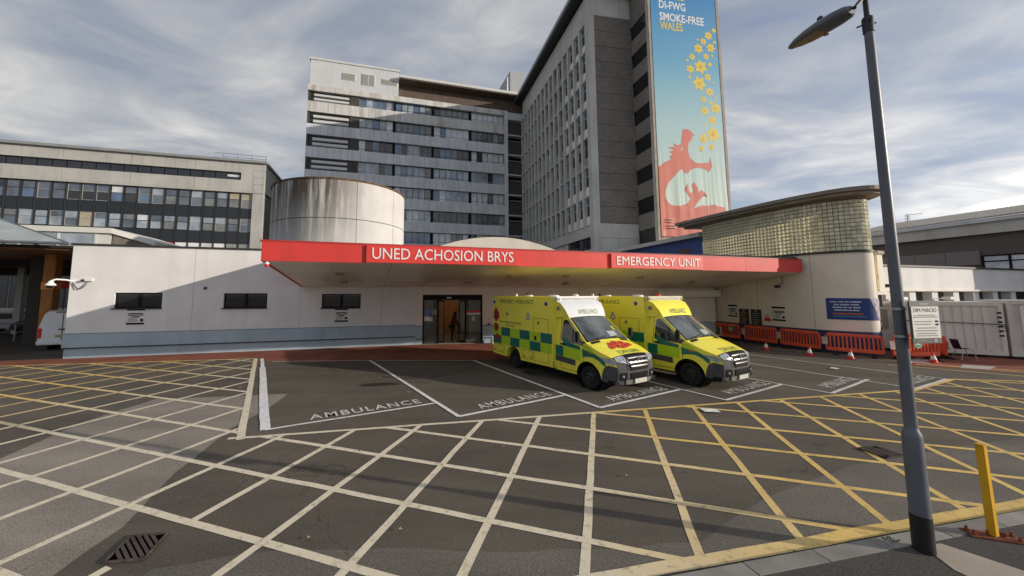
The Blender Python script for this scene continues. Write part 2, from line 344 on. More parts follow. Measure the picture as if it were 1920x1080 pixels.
def struct(name, mb, material, label=None, smooth=False):
    return mb.build(name, material, None, smooth, 0, label, 'structure')
def copy_thing(root, loc, rz, label):
    r = root.copy(); COL.objects.link(r); r.location = loc; r.rotation_euler = (0, 0, R(rz)); r['label'] = label
    for ch in list(root.children):
        c = ch.copy(); COL.objects.link(c); c.parent = r
        for g in ch.children:
            d = g.copy(); COL.objects.link(d); d.parent = c
    return r
def text_mb(s, size, ext=0.004, bold=0.0, align='LEFT', mirror=False, spacing=1.0, xs=1.0):
    """lettering as a mesh in the local x-z plane, facing -y"""
    cu = bpy.data.curves.new('lettering', 'FONT'); cu.body = s; cu.size = size; cu.extrude = ext; cu.offset = bold; cu.align_x = align
    cu.space_character = spacing; cu.resolution_u = 3
    o = bpy.data.objects.new('lettering', cu); COL.objects.link(o)
    me = bpy.data.meshes.new_from_object(o.evaluated_get(bpy.context.evaluated_depsgraph_get()))
    mb = MB(); sg = -1 if mirror else 1
    mb.v = [(v.co.x*sg*xs, -v.co.z, v.co.y) for v in me.vertices]; mb.f = [tuple(p.vertices)[::-1] if mirror else tuple(p.vertices) for p in me.polygons]
    bpy.data.objects.remove(o); bpy.data.curves.remove(cu); bpy.data.meshes.remove(me)
    return mb
def words_of(mb, size):
    """split lettering into its words at the wide gaps"""
    par = list(range(len(mb.v)))
    def find(i):
        while par[i] != i: par[i] = par[par[i]]; i = par[i]
        return i
    for f in mb.f:
        for j in f[1:]: par[find(j)] = find(f[0])
    ext = {}
    for i, v in enumerate(mb.v):
        r = find(i); e = ext.setdefault(r, [1e9, -1e9]); e[0] = min(e[0], v[0]); e[1] = max(e[1], v[0])
    order = sorted(ext.items(), key=lambda k: k[1][0]); grp = {}; w = 0; right = None
    for r, (a, b) in order:
        if right is not None and a-right > .17*size: w += 1
        grp[r] = w; right = b if right is None else max(right, b)
    out = []
    for k in range(w+1):
        o = MB(); idx = {}
        for f in mb.f:
            if grp[find(f[0])] != k: continue
            for i in f:
                if i not in idx: idx[i] = len(o.v); o.v.append(mb.v[i])
            o.f.append(tuple(idx[i] for i in f))
        out.append(o)
    return out
def moved(mb, f):
    o = MB(); o.v = [tuple(f(Vector(v))) for v in mb.v]; o.f = list(mb.f); return o
def T(x, y, z): return Matrix.Translation((x, y, z))
# ================================================================== THE GROUND
g = MB().add([(-1500,-600,0),(1500,-600,0),(1500,2500,0),(-1500,2500,0)], [(0,1,2,3)])
struct('ground', g, ASPH, 'dark tarmac yard reaching to the horizon')
def sheet(name, pts, z, m, label=None, hole=None):
    mb = MB(); tri = tessellate_polygon([[Vector((p[0],p[1],0)) for p in pts]])
    fs = []
    for t in tri:
        a, b, c = t
        if (pts[b][0]-pts[a][0])*(pts[c][1]-pts[a][1])-(pts[c][0]-pts[a][0])*(pts[b][1]-pts[a][1]) < 0: t = (a, c, b)
        fs.append(t)
    mb.add([(p[0],p[1],z) for p in pts], fs); return struct(name, mb, m, label)
def ragged(pts, amp, step=0.35):
    o = []
    for i, p in enumerate(pts):
        q = pts[(i+1) % len(pts)]; L_ = math.dist(p, q); n = max(1, int(L_/step))
        for k in range(n):
            t = k/n; o.append((p[0]+(q[0]-p[0])*t+random.uniform(-amp, amp)*(k > 0), p[1]+(q[1]-p[1])*t+random.uniform(-amp, amp)*(k > 0)))
    return o
# older, paler tarmac
sheet('old_road_patch', ragged([(-5.36,10.74),(-5.14,9.23),(-5.22,8.07),(-4.84,6.17),(-4.36,4.77),(-4.33,4.0),(-4.0,2.0),(-7.9,1.8),(-8.3,6.64),(-8.79,8.49),(-8.69,10.21),(-7.54,10.36)], 0.02), 0.002, ASPH_OLD, 'paler coarse old tarmac patch')
sheet('old_road_patch', ragged([(-3.4,4.1),(-2.2,4.38),(-0.9,4.42),(0.6,4.35),(2.6,4.5),(4.0,5.35),(6.2,6.35),(9.0,7.1),(12.5,7.9),(18,8.9),(18,7.75),(8.0,5.25),(2.0,3.9),(-3.6,2.7)], 0.03), 0.0022, ASPH_LANE, 'band of coarse grey tarmac along the kerb')
0 and sheet('worn_road_patch', ragged([(-3.9,8.4),(1.0,10.2),(13,12.4),(19,11.0),(22,9.6),(9,7.2),(5.2,6.1),(2.6,4.9),(-0.4,4.8),(-3.2,5.0),(-3.6,6.4)], 0.04), 0.002, ASPH_LANE, 'slightly paler trafficked tarmac in the box')
# red surfacing along the building foot
sheet('red_pavement', [(-24,14.0),(-18.8,14.75),(-14.1,15.45),(-9.55,16.42),(-9.0,15.75),(-6.3,15.4),(-4.55,15.95),(-0.1,16.0),(4.5,16.9),(9,18.2),(13,20.2),(14.6,22.6),(15.4,23.4),(-3.3,20.5),(-18.05,16.2),(-24,14.5)], 0.004, REDPAVE, 'red surfaced strip at the foot of the wall')
sheet('brown_pavement', [(17.2,15.0),(19.3,13.6),(24,12.0),(34,11.5),(34,16.5),(24,16.2),(21.5,17.8),(19.6,17.6)], 0.004, REDPAVE, 'reddish surfacing before the white cabins')
# dark oil marks in the parking bay
for (cx, cy, rx, ry, a) in [(-3.0,11.75,0.62,0.24,10),(-5.9,14.7,0.33,0.16,20),(-4.5,14.75,0.36,0.2,10),(-6.8,14.9,0.25,0.1,0),(-1.35,12.9,0.22,0.1,0),(-0.2,14.3,0.28,0.12,30),(-4.75,14.1,0.3,0.12,0),(-5.3,13.9,0.16,0.08,0),(2.0,13.4,0.5,0.2,-60)]:
    pts = []
    for k in range(18):
        t = 2*pi*k/18; q = random.uniform(0.7, 1.15); x = rx*q*cos(t); y = ry*q*sin(t); pts.append((cx+x*cos(R(a))-y*sin(R(a)), cy+x*sin(R(a))+y*cos(R(a))))
    sheet('oil_stain', pts, 0.0035, OIL)

# ------------------------------------------------------------------ road markings
def strip(mb, p, q, w, z, step=0.0):
    p = Vector(p); q = Vector(q); d = (q-p); L_ = d.length
    if L_ < 0.02: return
    d /= L_; n = Vector((-d.y, d.x))*w/2
    k = max(1, int(L_/0.5)); prev = None
    for i in range(k+1):
        c = p+d*L_*i/k; e = random.uniform(-0.006, 0.006); a = c+n*(1+e*8)+n.normalized()*e; b = c-n+n.normalized()*e
        if prev: mb.quad((prev[1].x,prev[1].y,z),(b.x,b.y,z),(a.x,a.y,z),(prev[0].x,prev[0].y,z))
        prev = (a, b)
BOX = [(-28,-2.18),(-28,13.0),(-18.9,14.55),(-9.62,16.22),(-4.72,7.55),(13.2,11.12),(16.0,12.45),(22,11.5),(33,10.6)]
def clip(o, d, poly):
    ts = []
    for i in range(len(poly)):
        a = Vector(poly[i]); b = Vector(poly[(i+1) % len(poly)]); e = b-a; den = d.x*e.y-d.y*e.x
        if abs(den) < 1e-9: continue
        r = a-o; t = (r.x*e.y-r.y*e.x)/den; u = (r.x*d.y-r.y*d.x)/den
        if 0 <= u < 1: ts.append(t)
    ts.sort(); return [(o+d*ts[i], o+d*ts[i+1]) for i in range(0, len(ts)-1, 2)]
mb1 = MB(); mb2 = MB(); mb3 = MB()
nA = Vector((cos(R(-19)), sin(R(-19)))); dA = Vector((cos(R(71)), sin(R(71))))
for k in range(-22, 28):
    for p, q in clip(nA*(-0.234+1.19*k), dA, BOX):
        if k == -4 and p.y < 4.3:                 # this line is cut by the drain
            c = lambda y: p+(q-p)*((y-p.y)/(q.y-p.y))
            strip(mb1, p, c(4.12), 0.105, 0.0045); p = c(4.88)
        strip(mb1, p, q, 0.105, 0.0045)
nB = Vector((cos(R(72)), sin(R(72)))); dB = Vector((cos(R(-18)), sin(R(-18))))
for k in range(-9, 12):
    for p, q in clip(nB*(3.52+1.2*k), dB, BOX): strip(mb2, p, q, 0.105, 0.0065)
zz = 0.0085
for p, q, w in [((-4.9,7.5),(13.1,11.12),0.10),((12.9,11.02),(16.0,12.45),0.14),((-4.62,7.45),(-9.58,16.2),0.15),((-9.55,16.22),(-18.9,14.55),0.12),((-18.9,14.55),(-28,13.0),0.12),
                ((-28,-2.18),(33,10.6),0.17),((16.0,12.45),(22,11.5),0.10),((22,11.5),(33,10.6),0.10)]:
    strip(mb3, p, q, w, zz); zz += 0.0005
struct('yellow_box_marking', mb1, YEL, 'yellow hatching lines running towards the canopy')
struct('yellow_box_marking', mb2, YEL, 'yellow hatching lines crossing the yard')
struct('yellow_box_marking', mb3, YEL, 'yellow border lines of the hatched box')
mb = MB()
for p, q in [((14.9,19.6),(22.5,10.2)),((16.6,14.9),(20.6,11.6)),((17.5,15.2),(24,11.9))]: strip(mb, p, q, 0.09, 0.0055)
struct('yellow_edge_line', mb, YEL, 'thin yellow lines beside the plastic barriers')
tips = [((-4.42,7.95),(-1.05,9.79)),((-0.37,8.77),(2.51,10.52)),((3.15,9.43),(6.13,11.14)),((6.76,10.07),(9.73,11.77)),((10.27,10.74),(13.11,12.4)),((13.3,11.25),(15.81,12.45))]
back = [(-9.3,16.2),(-4.48,15.81),(-0.07,15.81),(3.3,16.6),(6.6,17.2),(9.9,17.6)]
for i, (p, q) in enumerate(tips):
    mb = MB(); strip(mb, p, q, 0.10 if i else 0.08, 0.0135); b = back[i]
    if i == 0:
        strip(mb, p, (-8.2,14.35), 0.20, 0.0145); strip(mb, (-8.2,14.35), b, 0.13, 0.0135)
    else:
        strip(mb, p, b, 0.11 if i < 3 else 0.08, 0.0145)
    if i == 5: strip(mb, q, (11.4,19.4), 0.08, 0.0150)
    if i < 3: strip(mb, b, ((-9.0,15.75),(-4.5,15.81),(-0.07,15.81))[i] if i == 0 else (b[0]+(-4.0 if i == 1 else -4.2), b[1]-0.25 if i == 1 else b[1]), 0.06, 0.0085)
    o = struct('parking_bay_marking', mb, WHT if i < 3 else WHT_OLD, 'white outline of an angled parking bay')
    d = (Vector(q)-Vector(p)).normalized(); n = Vector((-d.y, d.x)); L_ = (Vector(q)-Vector(p)).length
    tx = text_mb('AMBULANCE', 0.46, 0.0, 0.004, 'LEFT', spacing=1.18)
    x1 = max(v[0] for v in tx.v); s0 = 0.23*L_; sx = (0.70*L_)/x1
    base = Vector(p)+d*s0+n*0.22
    t2 = moved(tx, lambda v: Vector((base.x+d.x*v.x*sx+n.x*v.z*1.15, base.y+d.y*v.x*sx+n.y*v.z*1.15, 0.0075+0.0005*i)))
    t2.build('bay_lettering', WHT_OLD, o)
# ------------------------------------------------------------------ kerb and footway
kd = Vector((cos(R(12.0)), sin(R(12.0)))); kn = Vector((-kd.y, kd.x)); k0 = Vector((4.58,4.44))
kb = struct('kerb', MB().tbox(Matrix.Translation((k0.x,k0.y,0)) @ Matrix.Rotation(R(12),4,'Z'), -16, -0.19, -0.05, 26, -0.02, 0.05), KERB, 'pale concrete kerb')
for i in range(-16, 26):
    M_ = Matrix.Translation((k0.x+kd.x*i*0.915, k0.y+kd.y*i*0.915, random.uniform(-0.003,0.003))) @ Matrix.Rotation(R(12+random.uniform(-0.2,0.2)),4,'Z')
    MB().tbox(M_, 0.002, -0.19, 0.0, 0.913, 0, 0.10).build('kerb_stone', KERB, kb, bevel=0.007)
foot = [k0+kd*-16-kn*0.19, k0+kd*26-kn*0.19, k0+kd*26-kn*9, k0+kd*-16-kn*9]
struct('footway', MB().prism([(p.x,p.y) for p in foot], -0.05, 0.094), ASPH_DK, 'dark tarmac footway behind the kerb')
sheet('concrete_path', [(4.97,4.30),(5.22,4.34),(6.4,2.9),(7.3,1.6),(6.3,0.9),(5.3,2.6),(4.86,3.95)], 0.099, CONC, 'pale trench repair in the footway')
# ------------------------------------------------------------------ drains
def drain(name, c, u, w, label, nb):
    """c: corner, u and w: edge vectors; frame with bars across a dark pit"""
    t = thing(name, label, 'drain', (c[0], c[1], 0))
    u = Vector((*u, 0)); w = Vector((*w, 0)); 
    def P(a, b, z): return u*a+w*b+Vector((0,0,z))
    MB().add([P(.03,.03,.009),P(.97,.03,.009),P(.97,.97,.009),P(.03,.97,.009)], [(0,1,2,3)]).build('drain_pit', PIT, t)
    def bar(a0, b0, a1, b1, z0=0.010, z1=0.030):
        m = MB(); m.add([P(a0,b0,z0),P(a1,b0,z0),P(a1,b1,z0),P(a0,b1,z0),P(a0,b0,z1),P(a1,b0,z1),P(a1,b1,z1),P(a0,b1,z1)],[(3,2,1,0),(4,5,6,7),(0,1,5,4),(1,2,6,5),(2,3,7,6),(3,0,4,7)]); return m
    fr = MB()
    for q in [(0,0,1,.05),(0,.95,1,1),(0,.05,.05,.95),(.95,.05,1,.95)]: b = bar(*q); fr.add(b.v, b.f)
    fr.build('drain_frame', IRON, t, bevel=0.004)
    # the bars run corner to corner, clipped to the square frame
    sq = [(.05,.05),(.95,.05),(.95,.95),(.05,.95)]
    for k in range(nb):
        off = -0.62+1.24*(k+0.5)/nb; h = 0.055
        o = Vector((0.5+off/2, 0.5+off/2)); m = MB(); seg = []
        for oo in (o+Vector((h/2,h/2)), o-Vector((h/2,h/2))):
            cl = clip(oo, Vector((1,-1)).normalized(), sq)
            if cl: seg.append(cl[0])
        if len(seg) < 2: continue
        (a, b), (d, e) = seg
        vs = [P(p.x,p.y,z) for z in (0.011,0.027) for p in (a,b,e,d)]
        m.add(vs, [(3,2,1,0),(4,5,6,7),(0,1,5,4),(1,2,6,5),(2,3,7,6),(3,0,4,7)]).build('drain_bar', IRON, t)
    return t
drain('drain_grate', (-3.98,4.15), (0.40,0.06), (-0.11,0.45), 'rusty square iron drain grate in the hatched tarmac', 7)
drain('drain_grate', (7.2,6.62), (0.42,0.09), (-0.09,0.42), 'dark iron gully grate near the grey lamp post', 7)
# ------------------------------------------------------------------ litter
def paper(loc, rz, sx, sy, label, m):
    rows = [[(x*sx, y*sy, 0.021+0.02*abs(sin(x*5+y*3))*0.6) for x in (-.5,-.2,.1,.5)] for y in (-.5,0,.5)]
    o = MB().grid(rows).build('sheet_of_paper', m); o.location = loc; o.rotation_euler = (0,0,R(rz)); return tag(o, label, 'paper')
paper((5.75,9.15,0.004), -8, 0.36, 0.24, 'white sheet of paper lying on the yellow hatching', PAPER)
paper((13.65,14.08,0.004), 30, 0.30, 0.22, 'crumpled white paper on the tarmac behind an empty bay', PAPER)
random.seed(21)
LEAFM = mat('dry_leaf', (0.34, 0.25, 0.15), 0.8, 0.3, 20)
for i, (x, y) in enumerate([(-1.95,4.55),(-2.1,6.9),(0.55,7.1),(-0.55,6.35),(-0.9,4.7),(-5.2,10.6),(-1.3,13.9),(-3.2,12.6),(-7.1,11.3),(2.4,6.0),(-1.9,10.8)]):
    s = random.uniform(0.035, 0.065); pts = [(cos(a)*s*(1 if k % 2 else .6), sin(a)*s*0.7*(1 if k % 2 else .55), 0.022+random.uniform(0,.018)) for k, a in enumerate([2*pi*j/10 for j in range(10)])]
    o = MB().add(pts+[(0,0,0.026)], [(k,(k+1)%10,10) for k in range(10)]).build('dry_leaf', LEAFM); o.location = (x,y,0.002); o.rotation_euler = (0,0,random.uniform(0,6))
    tag(o, 'small pale dry leaf fallen on the tarmac', 'leaf', 'dry leaves on the tarmac')

wm = MB(); random.seed(11)
for cx, cy in [(3.55,4.29),(4.70,4.38),(6.3,4.86),(2.4,4.04)]:
    for k in range(16):
        a = random.uniform(0,6.28); r = random.uniform(.01,.05); h = random.uniform(.01,.035); x = cx+random.gauss(0,.03); y = cy+random.gauss(0,.012); z0 = .0 if (Vector((x,y))-k0).dot(kn) > 0 else .094
        wm.add([(x,y,z0),(x+r*cos(a)+.006,y+r*sin(a),z0+h),(x+r*1.5*cos(a),y+r*1.5*sin(a),z0+h*.7)],[(0,1,2)])
o = wm.build('weeds', mat('weed_green',(0.05,0.075,0.025),.9,.3,20)); o['kind'] = 'stuff'; o['label'] = 'small weeds growing along the kerb and lamp post foot'
# ================================================================== EMERGENCY UNIT: the low white building
P0 = Vector((-18.05,16.2)); P1 = Vector((-3.3,20.5)); P2 = Vector((15.4,23.4))
A1 = atan2(P1.y-P0.y, P1.x-P0.x); A2 = atan2(P2.y-P1.y, P2.x-P1.x); L1 = (P1-P0).length; L2 = (P2-P1).length
eu = thing('emergency_unit_building', 'low white rendered building with pale blue base and three slot windows', 'building', (P0.x,P0.y,0), math.degrees(A1))
def wall_cells(L_, H, z0, ops, y0, y1):
    """solid cells of a wall around its openings (s0, z0, s1, z1)"""
    xs = sorted({0, L_, *[o[0] for o in ops], *[o[2] for o in ops]}); m = MB()
    for a, b in zip(xs, xs[1:]):
        oo = sorted([o for o in ops if o[0] <= a+1e-6 and o[2] >= b-1e-6], key=lambda o: o[1]); z = z0
        for o in oo:
            if o[1] > z+1e-4: m.box(a, y0, z, b, y1, o[1])
            z = o[3]
        if z < H: m.box(a, y0, z, b, y1, H)
    return m
wins = [(1.65,2.17,3.48,2.88),(5.99,2.13,7.90,2.85),(10.46,2.08,12.40,2.81)]
wall_cells(L1, 5.02, 1.06, wins, 0, 0.28).build('wall', RENDER, eu)
MB().box(-0.04,-0.05,0.47,L1,0.28,1.06).build('plinth_band', PLINTH, eu)
MB().box(0.02,-0.0,0,L1,0.28,0.42).build('plinth_base', PLINTH, eu)
MB().box(-0.05,-0.065,0.42,L1,0.28,0.47).build('ledge', DARKTRIM, eu)
MB().box(-0.03,-0.045,1.06,L1,-0.001,1.085).build('band_trim', mat('blue_grey_trim',(0.13,0.18,0.22),0.6), eu)
MB().box(-0.06,-0.07,5.02,L1,0.45,5.10).build('roof_capping', DARKTRIM, eu)
MB().box(0,0.28,0,0.3,9,5.02).build('end_wall', RENDER, eu)
MB().prism([(0.3,0.30),(L1,0.30),(L1+19,-2.0),(L1+19,7),(L1,9),(0.3,9)], 4.85, 4.99).build('flat_roof', DARKTRIM, eu)
for (a, z0, b, z1) in wins:
    w = MB()
    for q in [(a,z0,b,z0+.055),(a,z1-.055,b,z1),(a,z0+.055,a+.055,z1-.055),(b-.055,z0+.055,b,z1-.055),((a+b)/2-.06,z0+.055,(a+b)/2+.06,z1-.055)]: w.box(q[0],0.10,q[1],q[2],0.17,q[3])
    f = w.build('window_frame', BLACKM, eu)
    for x0, x1 in ((a+.055,(a+b)/2-.06),((a+b)/2+.06,b-.055)): MB().box(x0,0.13,z0+.055,x1,0.15,z1-.055).build('pane', GLASS, f)
    MB().box(a-.07,-0.07,z0-.05,b+.02,0.10,z0).build('window_sill', DARKTRIM, eu)
    MB().box(a,0.25,z0,b,0.27,z1).build('window_back', BLACKM, eu)
# vertical render joint lines, a hair recessed into a shallow bead
for s in (4.7, 9.42, 13.5): MB().box(s,-0.003,1.09,s+0.012,0.0,5.0).build('render_joint', mat('joint_shadow_gap',(0.30,0.28,0.26),0.9), eu)

# entrance side, turned a little more square to the yard
M2 = Matrix.Rotation(A2-A1, 4, 'Z'); M2.translation = (Matrix.Rotation(-A1,4,'Z') @ Vector((P1.x-P0.x,P1.y-P0.y,0)))
def p2(name, mb, m, parent=eu, **k): return moved(mb, lambda v: M2 @ v).build(name, m, parent, **k)
door = (0.38,0.0,3.80,2.76)
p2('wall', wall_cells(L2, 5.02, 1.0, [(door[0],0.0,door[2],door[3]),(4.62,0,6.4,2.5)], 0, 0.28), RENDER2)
for a, b in ((0,door[0]),(door[2],4.62),(6.4,L2)):
    p2('plinth_band', MB().box(a,-0.05,0.33,b,0.28,1.0), PLINTH); p2('plinth_base', MB().box(a,-0.02,0,b,0.28,0.29), PLINTH); p2('ledge', MB().box(a,-0.065,0.29,b,0.28,0.33), DARKTRIM)
    p2('band_trim', MB().box(a,-0.045,1.0,b,-0.001,1.03), DARKTRIM)
p2('side_door', MB().box(4.62,0.12,0,6.4,0.2,2.5), BLACKM)
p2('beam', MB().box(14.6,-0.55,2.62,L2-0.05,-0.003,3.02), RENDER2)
# lobby behind the sliding doors
lob = MB(); lob.box(-1.0,0.3,-0.02,5.5,6.5,0.003); lob.box(-1.0,6.5,0,5.5,6.6,3.0); lob.box(-1.0,0.3,3.0,5.5,6.6,3.1); lob.box(-1.1,0.3,0,-1.0,6.6,3.0); lob.box(5.5,0.3,0,5.6,6.6,3.0)
p2('lobby', lob, mat('dim_lobby_finish',(0.16,0.12,0.085),0.7,0.2,1))
p2('lobby_cupboard', MB().box(1.2,4.6,0,2.0,5.2,2.2), mat('orange_wood_veneer',(0.42,0.15,0.035),0.45,0.2,2)); p2('lobby_door', MB().box(2.05,5.4,0,2.9,5.5,2.3), mat('orange_wood_veneer',(0.42,0.15,0.035)))
p2('lobby_ceiling_light', MB().box(0.6,1.6,2.93,1.8,2.2,2.99), mat('lit_ceiling_panel',(0.8,0.8,0.75),.5,emit=((1,.86,.66),2.5))); p2('lobby_ceiling_light', MB().box(1.9,3.2,2.93,3.1,3.8,2.99), MATS['lit_ceiling_panel'])
p2('lobby_desk', MB().box(-0.4,3.6,0,0.9,4.3,1.1), mat('grey_desk',(0.22,0.22,0.21),0.5))
en = MB(); a, b, zt = door[0], door[2], door[3]
for q in [(a,zt-.30,b,zt),(a,0,a+.09,zt-.3),(b-.09,0,b,zt-.3),(1.20,0,1.29,zt-.3),(2.78,0,2.87,zt-.3)]: en.box(q[0],0.08,q[1],q[2],0.20,q[3])
df = p2('door_frame', en, BLACKM)
TINT = bpy.data.materials.new('entrance_glass'); TINT.use_nodes = True
_b = TINT.node_tree.nodes['Principled BSDF']; _b.inputs['Base Color'].default_value = (0.55,0.6,0.58,1); _b.inputs['Roughness'].default_value = 0.03; _b.inputs['Transmission Weight'].default_value = 0.9; _b.inputs['IOR'].default_value = 1.1; _b.inputs['Specular IOR Level'].default_value = 0.8
for x0, x1 in ((a+.09,1.20),(2.87,b-.09)): p2('side_screen', MB().box(x0,0.125,0.06,x1,0.14,zt-.3), TINT, df)
for x0, x1 in ((1.05,1.62),(2.45,3.02)):
    l_ = MB()
    for q in [(x0,0.05,x0+.05,zt-.32),(x1-.05,0.05,x1,zt-.32),(x0+.05,0.05,x1-.05,.14),(x0+.05,zt-.40,x1-.05,zt-.32)]: l_.box(q[0],0.22,q[1],q[2],0.26,q[3])
    o = p2('door_leaf', l_, BLACKM); p2('leaf_glass', MB().box(x0+.05,0.235,.14,x1-.05,.245,zt-.40), TINT, o)
p2('threshold', MB().box(a,-0.06,0,b,0.28,0.02), mat('threshold_steel',(0.30,0.28,0.25),0.5))
def poster(name, s0, z0, s1, z1, m, label, cat='poster', y=0.118):
    o = moved(MB().box(s0,y-0.004,z0,s1,y,z1), lambda v: M2 @ v).mesh(name, m); ob = bpy.data.objects.new(name, o); COL.objects.link(ob)
    ob.location = (P0.x,P0.y,0); ob.rotation_euler = (0,0,A1); return tag(ob, label, cat)
poster('poster', 0.50,1.55,0.78,1.95, mat('blue_purple_print',(0.10,0.16,0.48),0.5,0.5,6), 'blue and purple poster taped to the entrance glass')
poster('poster', 0.47,1.28,0.80,1.53, SIGNW, 'white notice below the blue poster on the entrance')
poster('poster', 0.86,1.62,1.19,1.92, mat('green_print',(0.20,0.30,0.16),0.5,0.2,6), 'faded green poster on the entrance glass')
poster('poster', 0.80,1.26,0.96,1.50, mat('pale_green_paper',(0.52,0.60,0.54),0.6), 'small pale sheet under the green poster')
poster('poster', 3.20,1.28,3.37,1.52, mat('pale_green_paper',(0.52,0.60,0.54),0.6), 'small pale sheet on the screen under the red strip')
rs = poster('sign_strip', 2.90,1.62,3.70,1.84, mat('red_strip',(0.55,0.03,0.05),0.5), 'red and white strip across the entrance screen', 'sign')
put('white_half', moved(MB().box(2.90,0.110,1.62,3.70,0.1135,1.72), lambda v: M2 @ v).mesh('white_half', SIGNW), rs)
ex = poster('exit_sign', 1.72,2.52,2.02,2.64, mat('exit_green',(0.10,0.22,0.16),0.5), 'small green exit sign above the sliding doors', 'sign', 0.078)
for a0_, a1_ in ((1.77,1.84),(1.87,1.97)): put('sign_mark', moved(MB().box(a0_,0.070,2.555,a1_,0.0735,2.605), lambda v: M2 @ v).mesh('sign_mark', LETTER), ex)
# a person in the doorway, turned away and leaning over a dark wheelchair
def skin(name, verts, edges, radii, m, parent=None, root=0, sub=2):
    me = bpy.data.meshes.new(name); me.from_pydata(verts, edges, []); o = bpy.data.objects.new(name, me); COL.objects.link(o)
    md = o.modifiers.new('skin', 'SKIN'); lay = me.skin_vertices[0].data
    for i, r in enumerate(radii): lay[i].radius = (r, r) if isinstance(r, (int, float)) else r
    lay[root].use_root = True
    o.modifiers.new('sub', 'SUBSURF').render_levels = sub; o.modifiers['sub'].levels = sub
    ev = o.evaluated_get(bpy.context.evaluated_depsgraph_get()); m2 = bpy.data.meshes.new_from_object(ev)
    bpy.data.objects.remove(o); m2.materials.clear(); m2.materials.append(m)
    m2.polygons.foreach_set('use_smooth', [True]*len(m2.polygons)); return put(name, m2, parent)
MAROON = mat('maroon_top',(0.10,0.022,0.020),0.8,0.15,6); TROU = mat('dark_trousers',(0.02,0.02,0.028),0.8); SKINM = mat('skin',(0.38,0.22,0.15),0.55,0.06,8); HAIR = mat('dark_hair',(0.012,0.009,0.008),0.6)
pc = M2 @ Vector((2.15,1.2,0)); pw = Matrix.Rotation(A1,4,'Z') @ pc
pe = thing('person', 'person in maroon top bending over a wheelchair inside the doorway', 'person', (P0.x+pw.x,P0.y+pw.y,0.003), math.degrees(A2)-25)
skin('body', [(0,0,.92),(0.04,-.02,1.10),(0.10,-.03,1.30),(0.15,-.04,1.42),(0.19,-.05,1.50),(0.23,-.06,1.60),(.09,.16,1.38),(.22,.22,1.16),(.42,.16,1.02),(.50,.13,.99),(.09,-.20,1.38),(.22,-.26,1.15),(.42,-.22,1.01),(.50,-.20,.98),(0,.10,.86),(-.02,.11,.48),(-.05,.11,.09),(.06,.12,.04),(0,-.10,.86),(.06,-.11,.48),(.02,-.11,.09),(.13,-.12,.04)],
     [(0,1),(1,2),(2,3),(3,4),(4,5),(3,6),(6,7),(7,8),(8,9),(3,10),(10,11),(11,12),(12,13),(0,14),(14,15),(15,16),(16,17),(0,18),(18,19),(19,20),(20,21)],
     [(.15,.12),(.14,.11),(.16,.12),(.11,.10),.06,.085,.065,.048,.036,.04,.065,.048,.036,.04,.09,.062,.042,.045,.09,.062,.042,.045], MAROON, pe)
put('hair', MB().lathe([(0.0,.125),(.06,.11),(.10,.06),(.112,0),(.105,-.06),(.07,-.09)], 16, c=(.215,-.06,1.63)).mesh('hair', HAIR, True), pe)
skin('trousers', [(0,0,.93),(0,.10,.86),(-.02,.11,.48),(-.05,.11,.10),(0,-.10,.86),(.06,-.11,.48),(.02,-.11,.10)], [(0,1),(1,2),(2,3),(0,4),(4,5),(5,6)], [(.16,.13),.102,.075,.058,.102,.075,.058], TROU, pe)
pw2 = Matrix.Rotation(A1,4,'Z') @ (M2 @ Vector((2.80,1.1,0)))
wc = thing('wheelchair', 'dark wheelchair just inside the entrance doors', 'wheelchair', (P0.x+pw2.x,P0.y+pw2.y,0.003), math.degrees(A2)-25)
MB().box(-.22,-.22,.44,.22,.22,.50).build('seat', TROU, wc, bevel=.01); MB().box(-.25,-.22,.5,-.2,.22,.95).build('backrest', TROU, wc, bevel=.01)
for s in (-1, 1):
    MB().lathe([(.30,-.015),(.31,-.015),(.31,.015),(.29,.015),(.29,-.015)], 24, 'y', (-.1,.27*s,.31)).build('wheel', RUBBER, wc); MB().lathe([(.0,-.02),(.09,-.02),(.09,.02),(.0,.02)], 12, 'y', (.3,.2*s,.09)).build('caster', RUBBER, wc)
    MB().tube([(-.25,.22*s,.1),(-.25,.22*s,1.0),(-.38,.22*s,1.0)], .014, 6).build('push_handle', CHROME, wc); MB().tube([(-.2,.24*s,.72),(.22,.24*s,.72),(.28,.2*s,.15)], .013, 6).build('armrest', CHROME, wc)

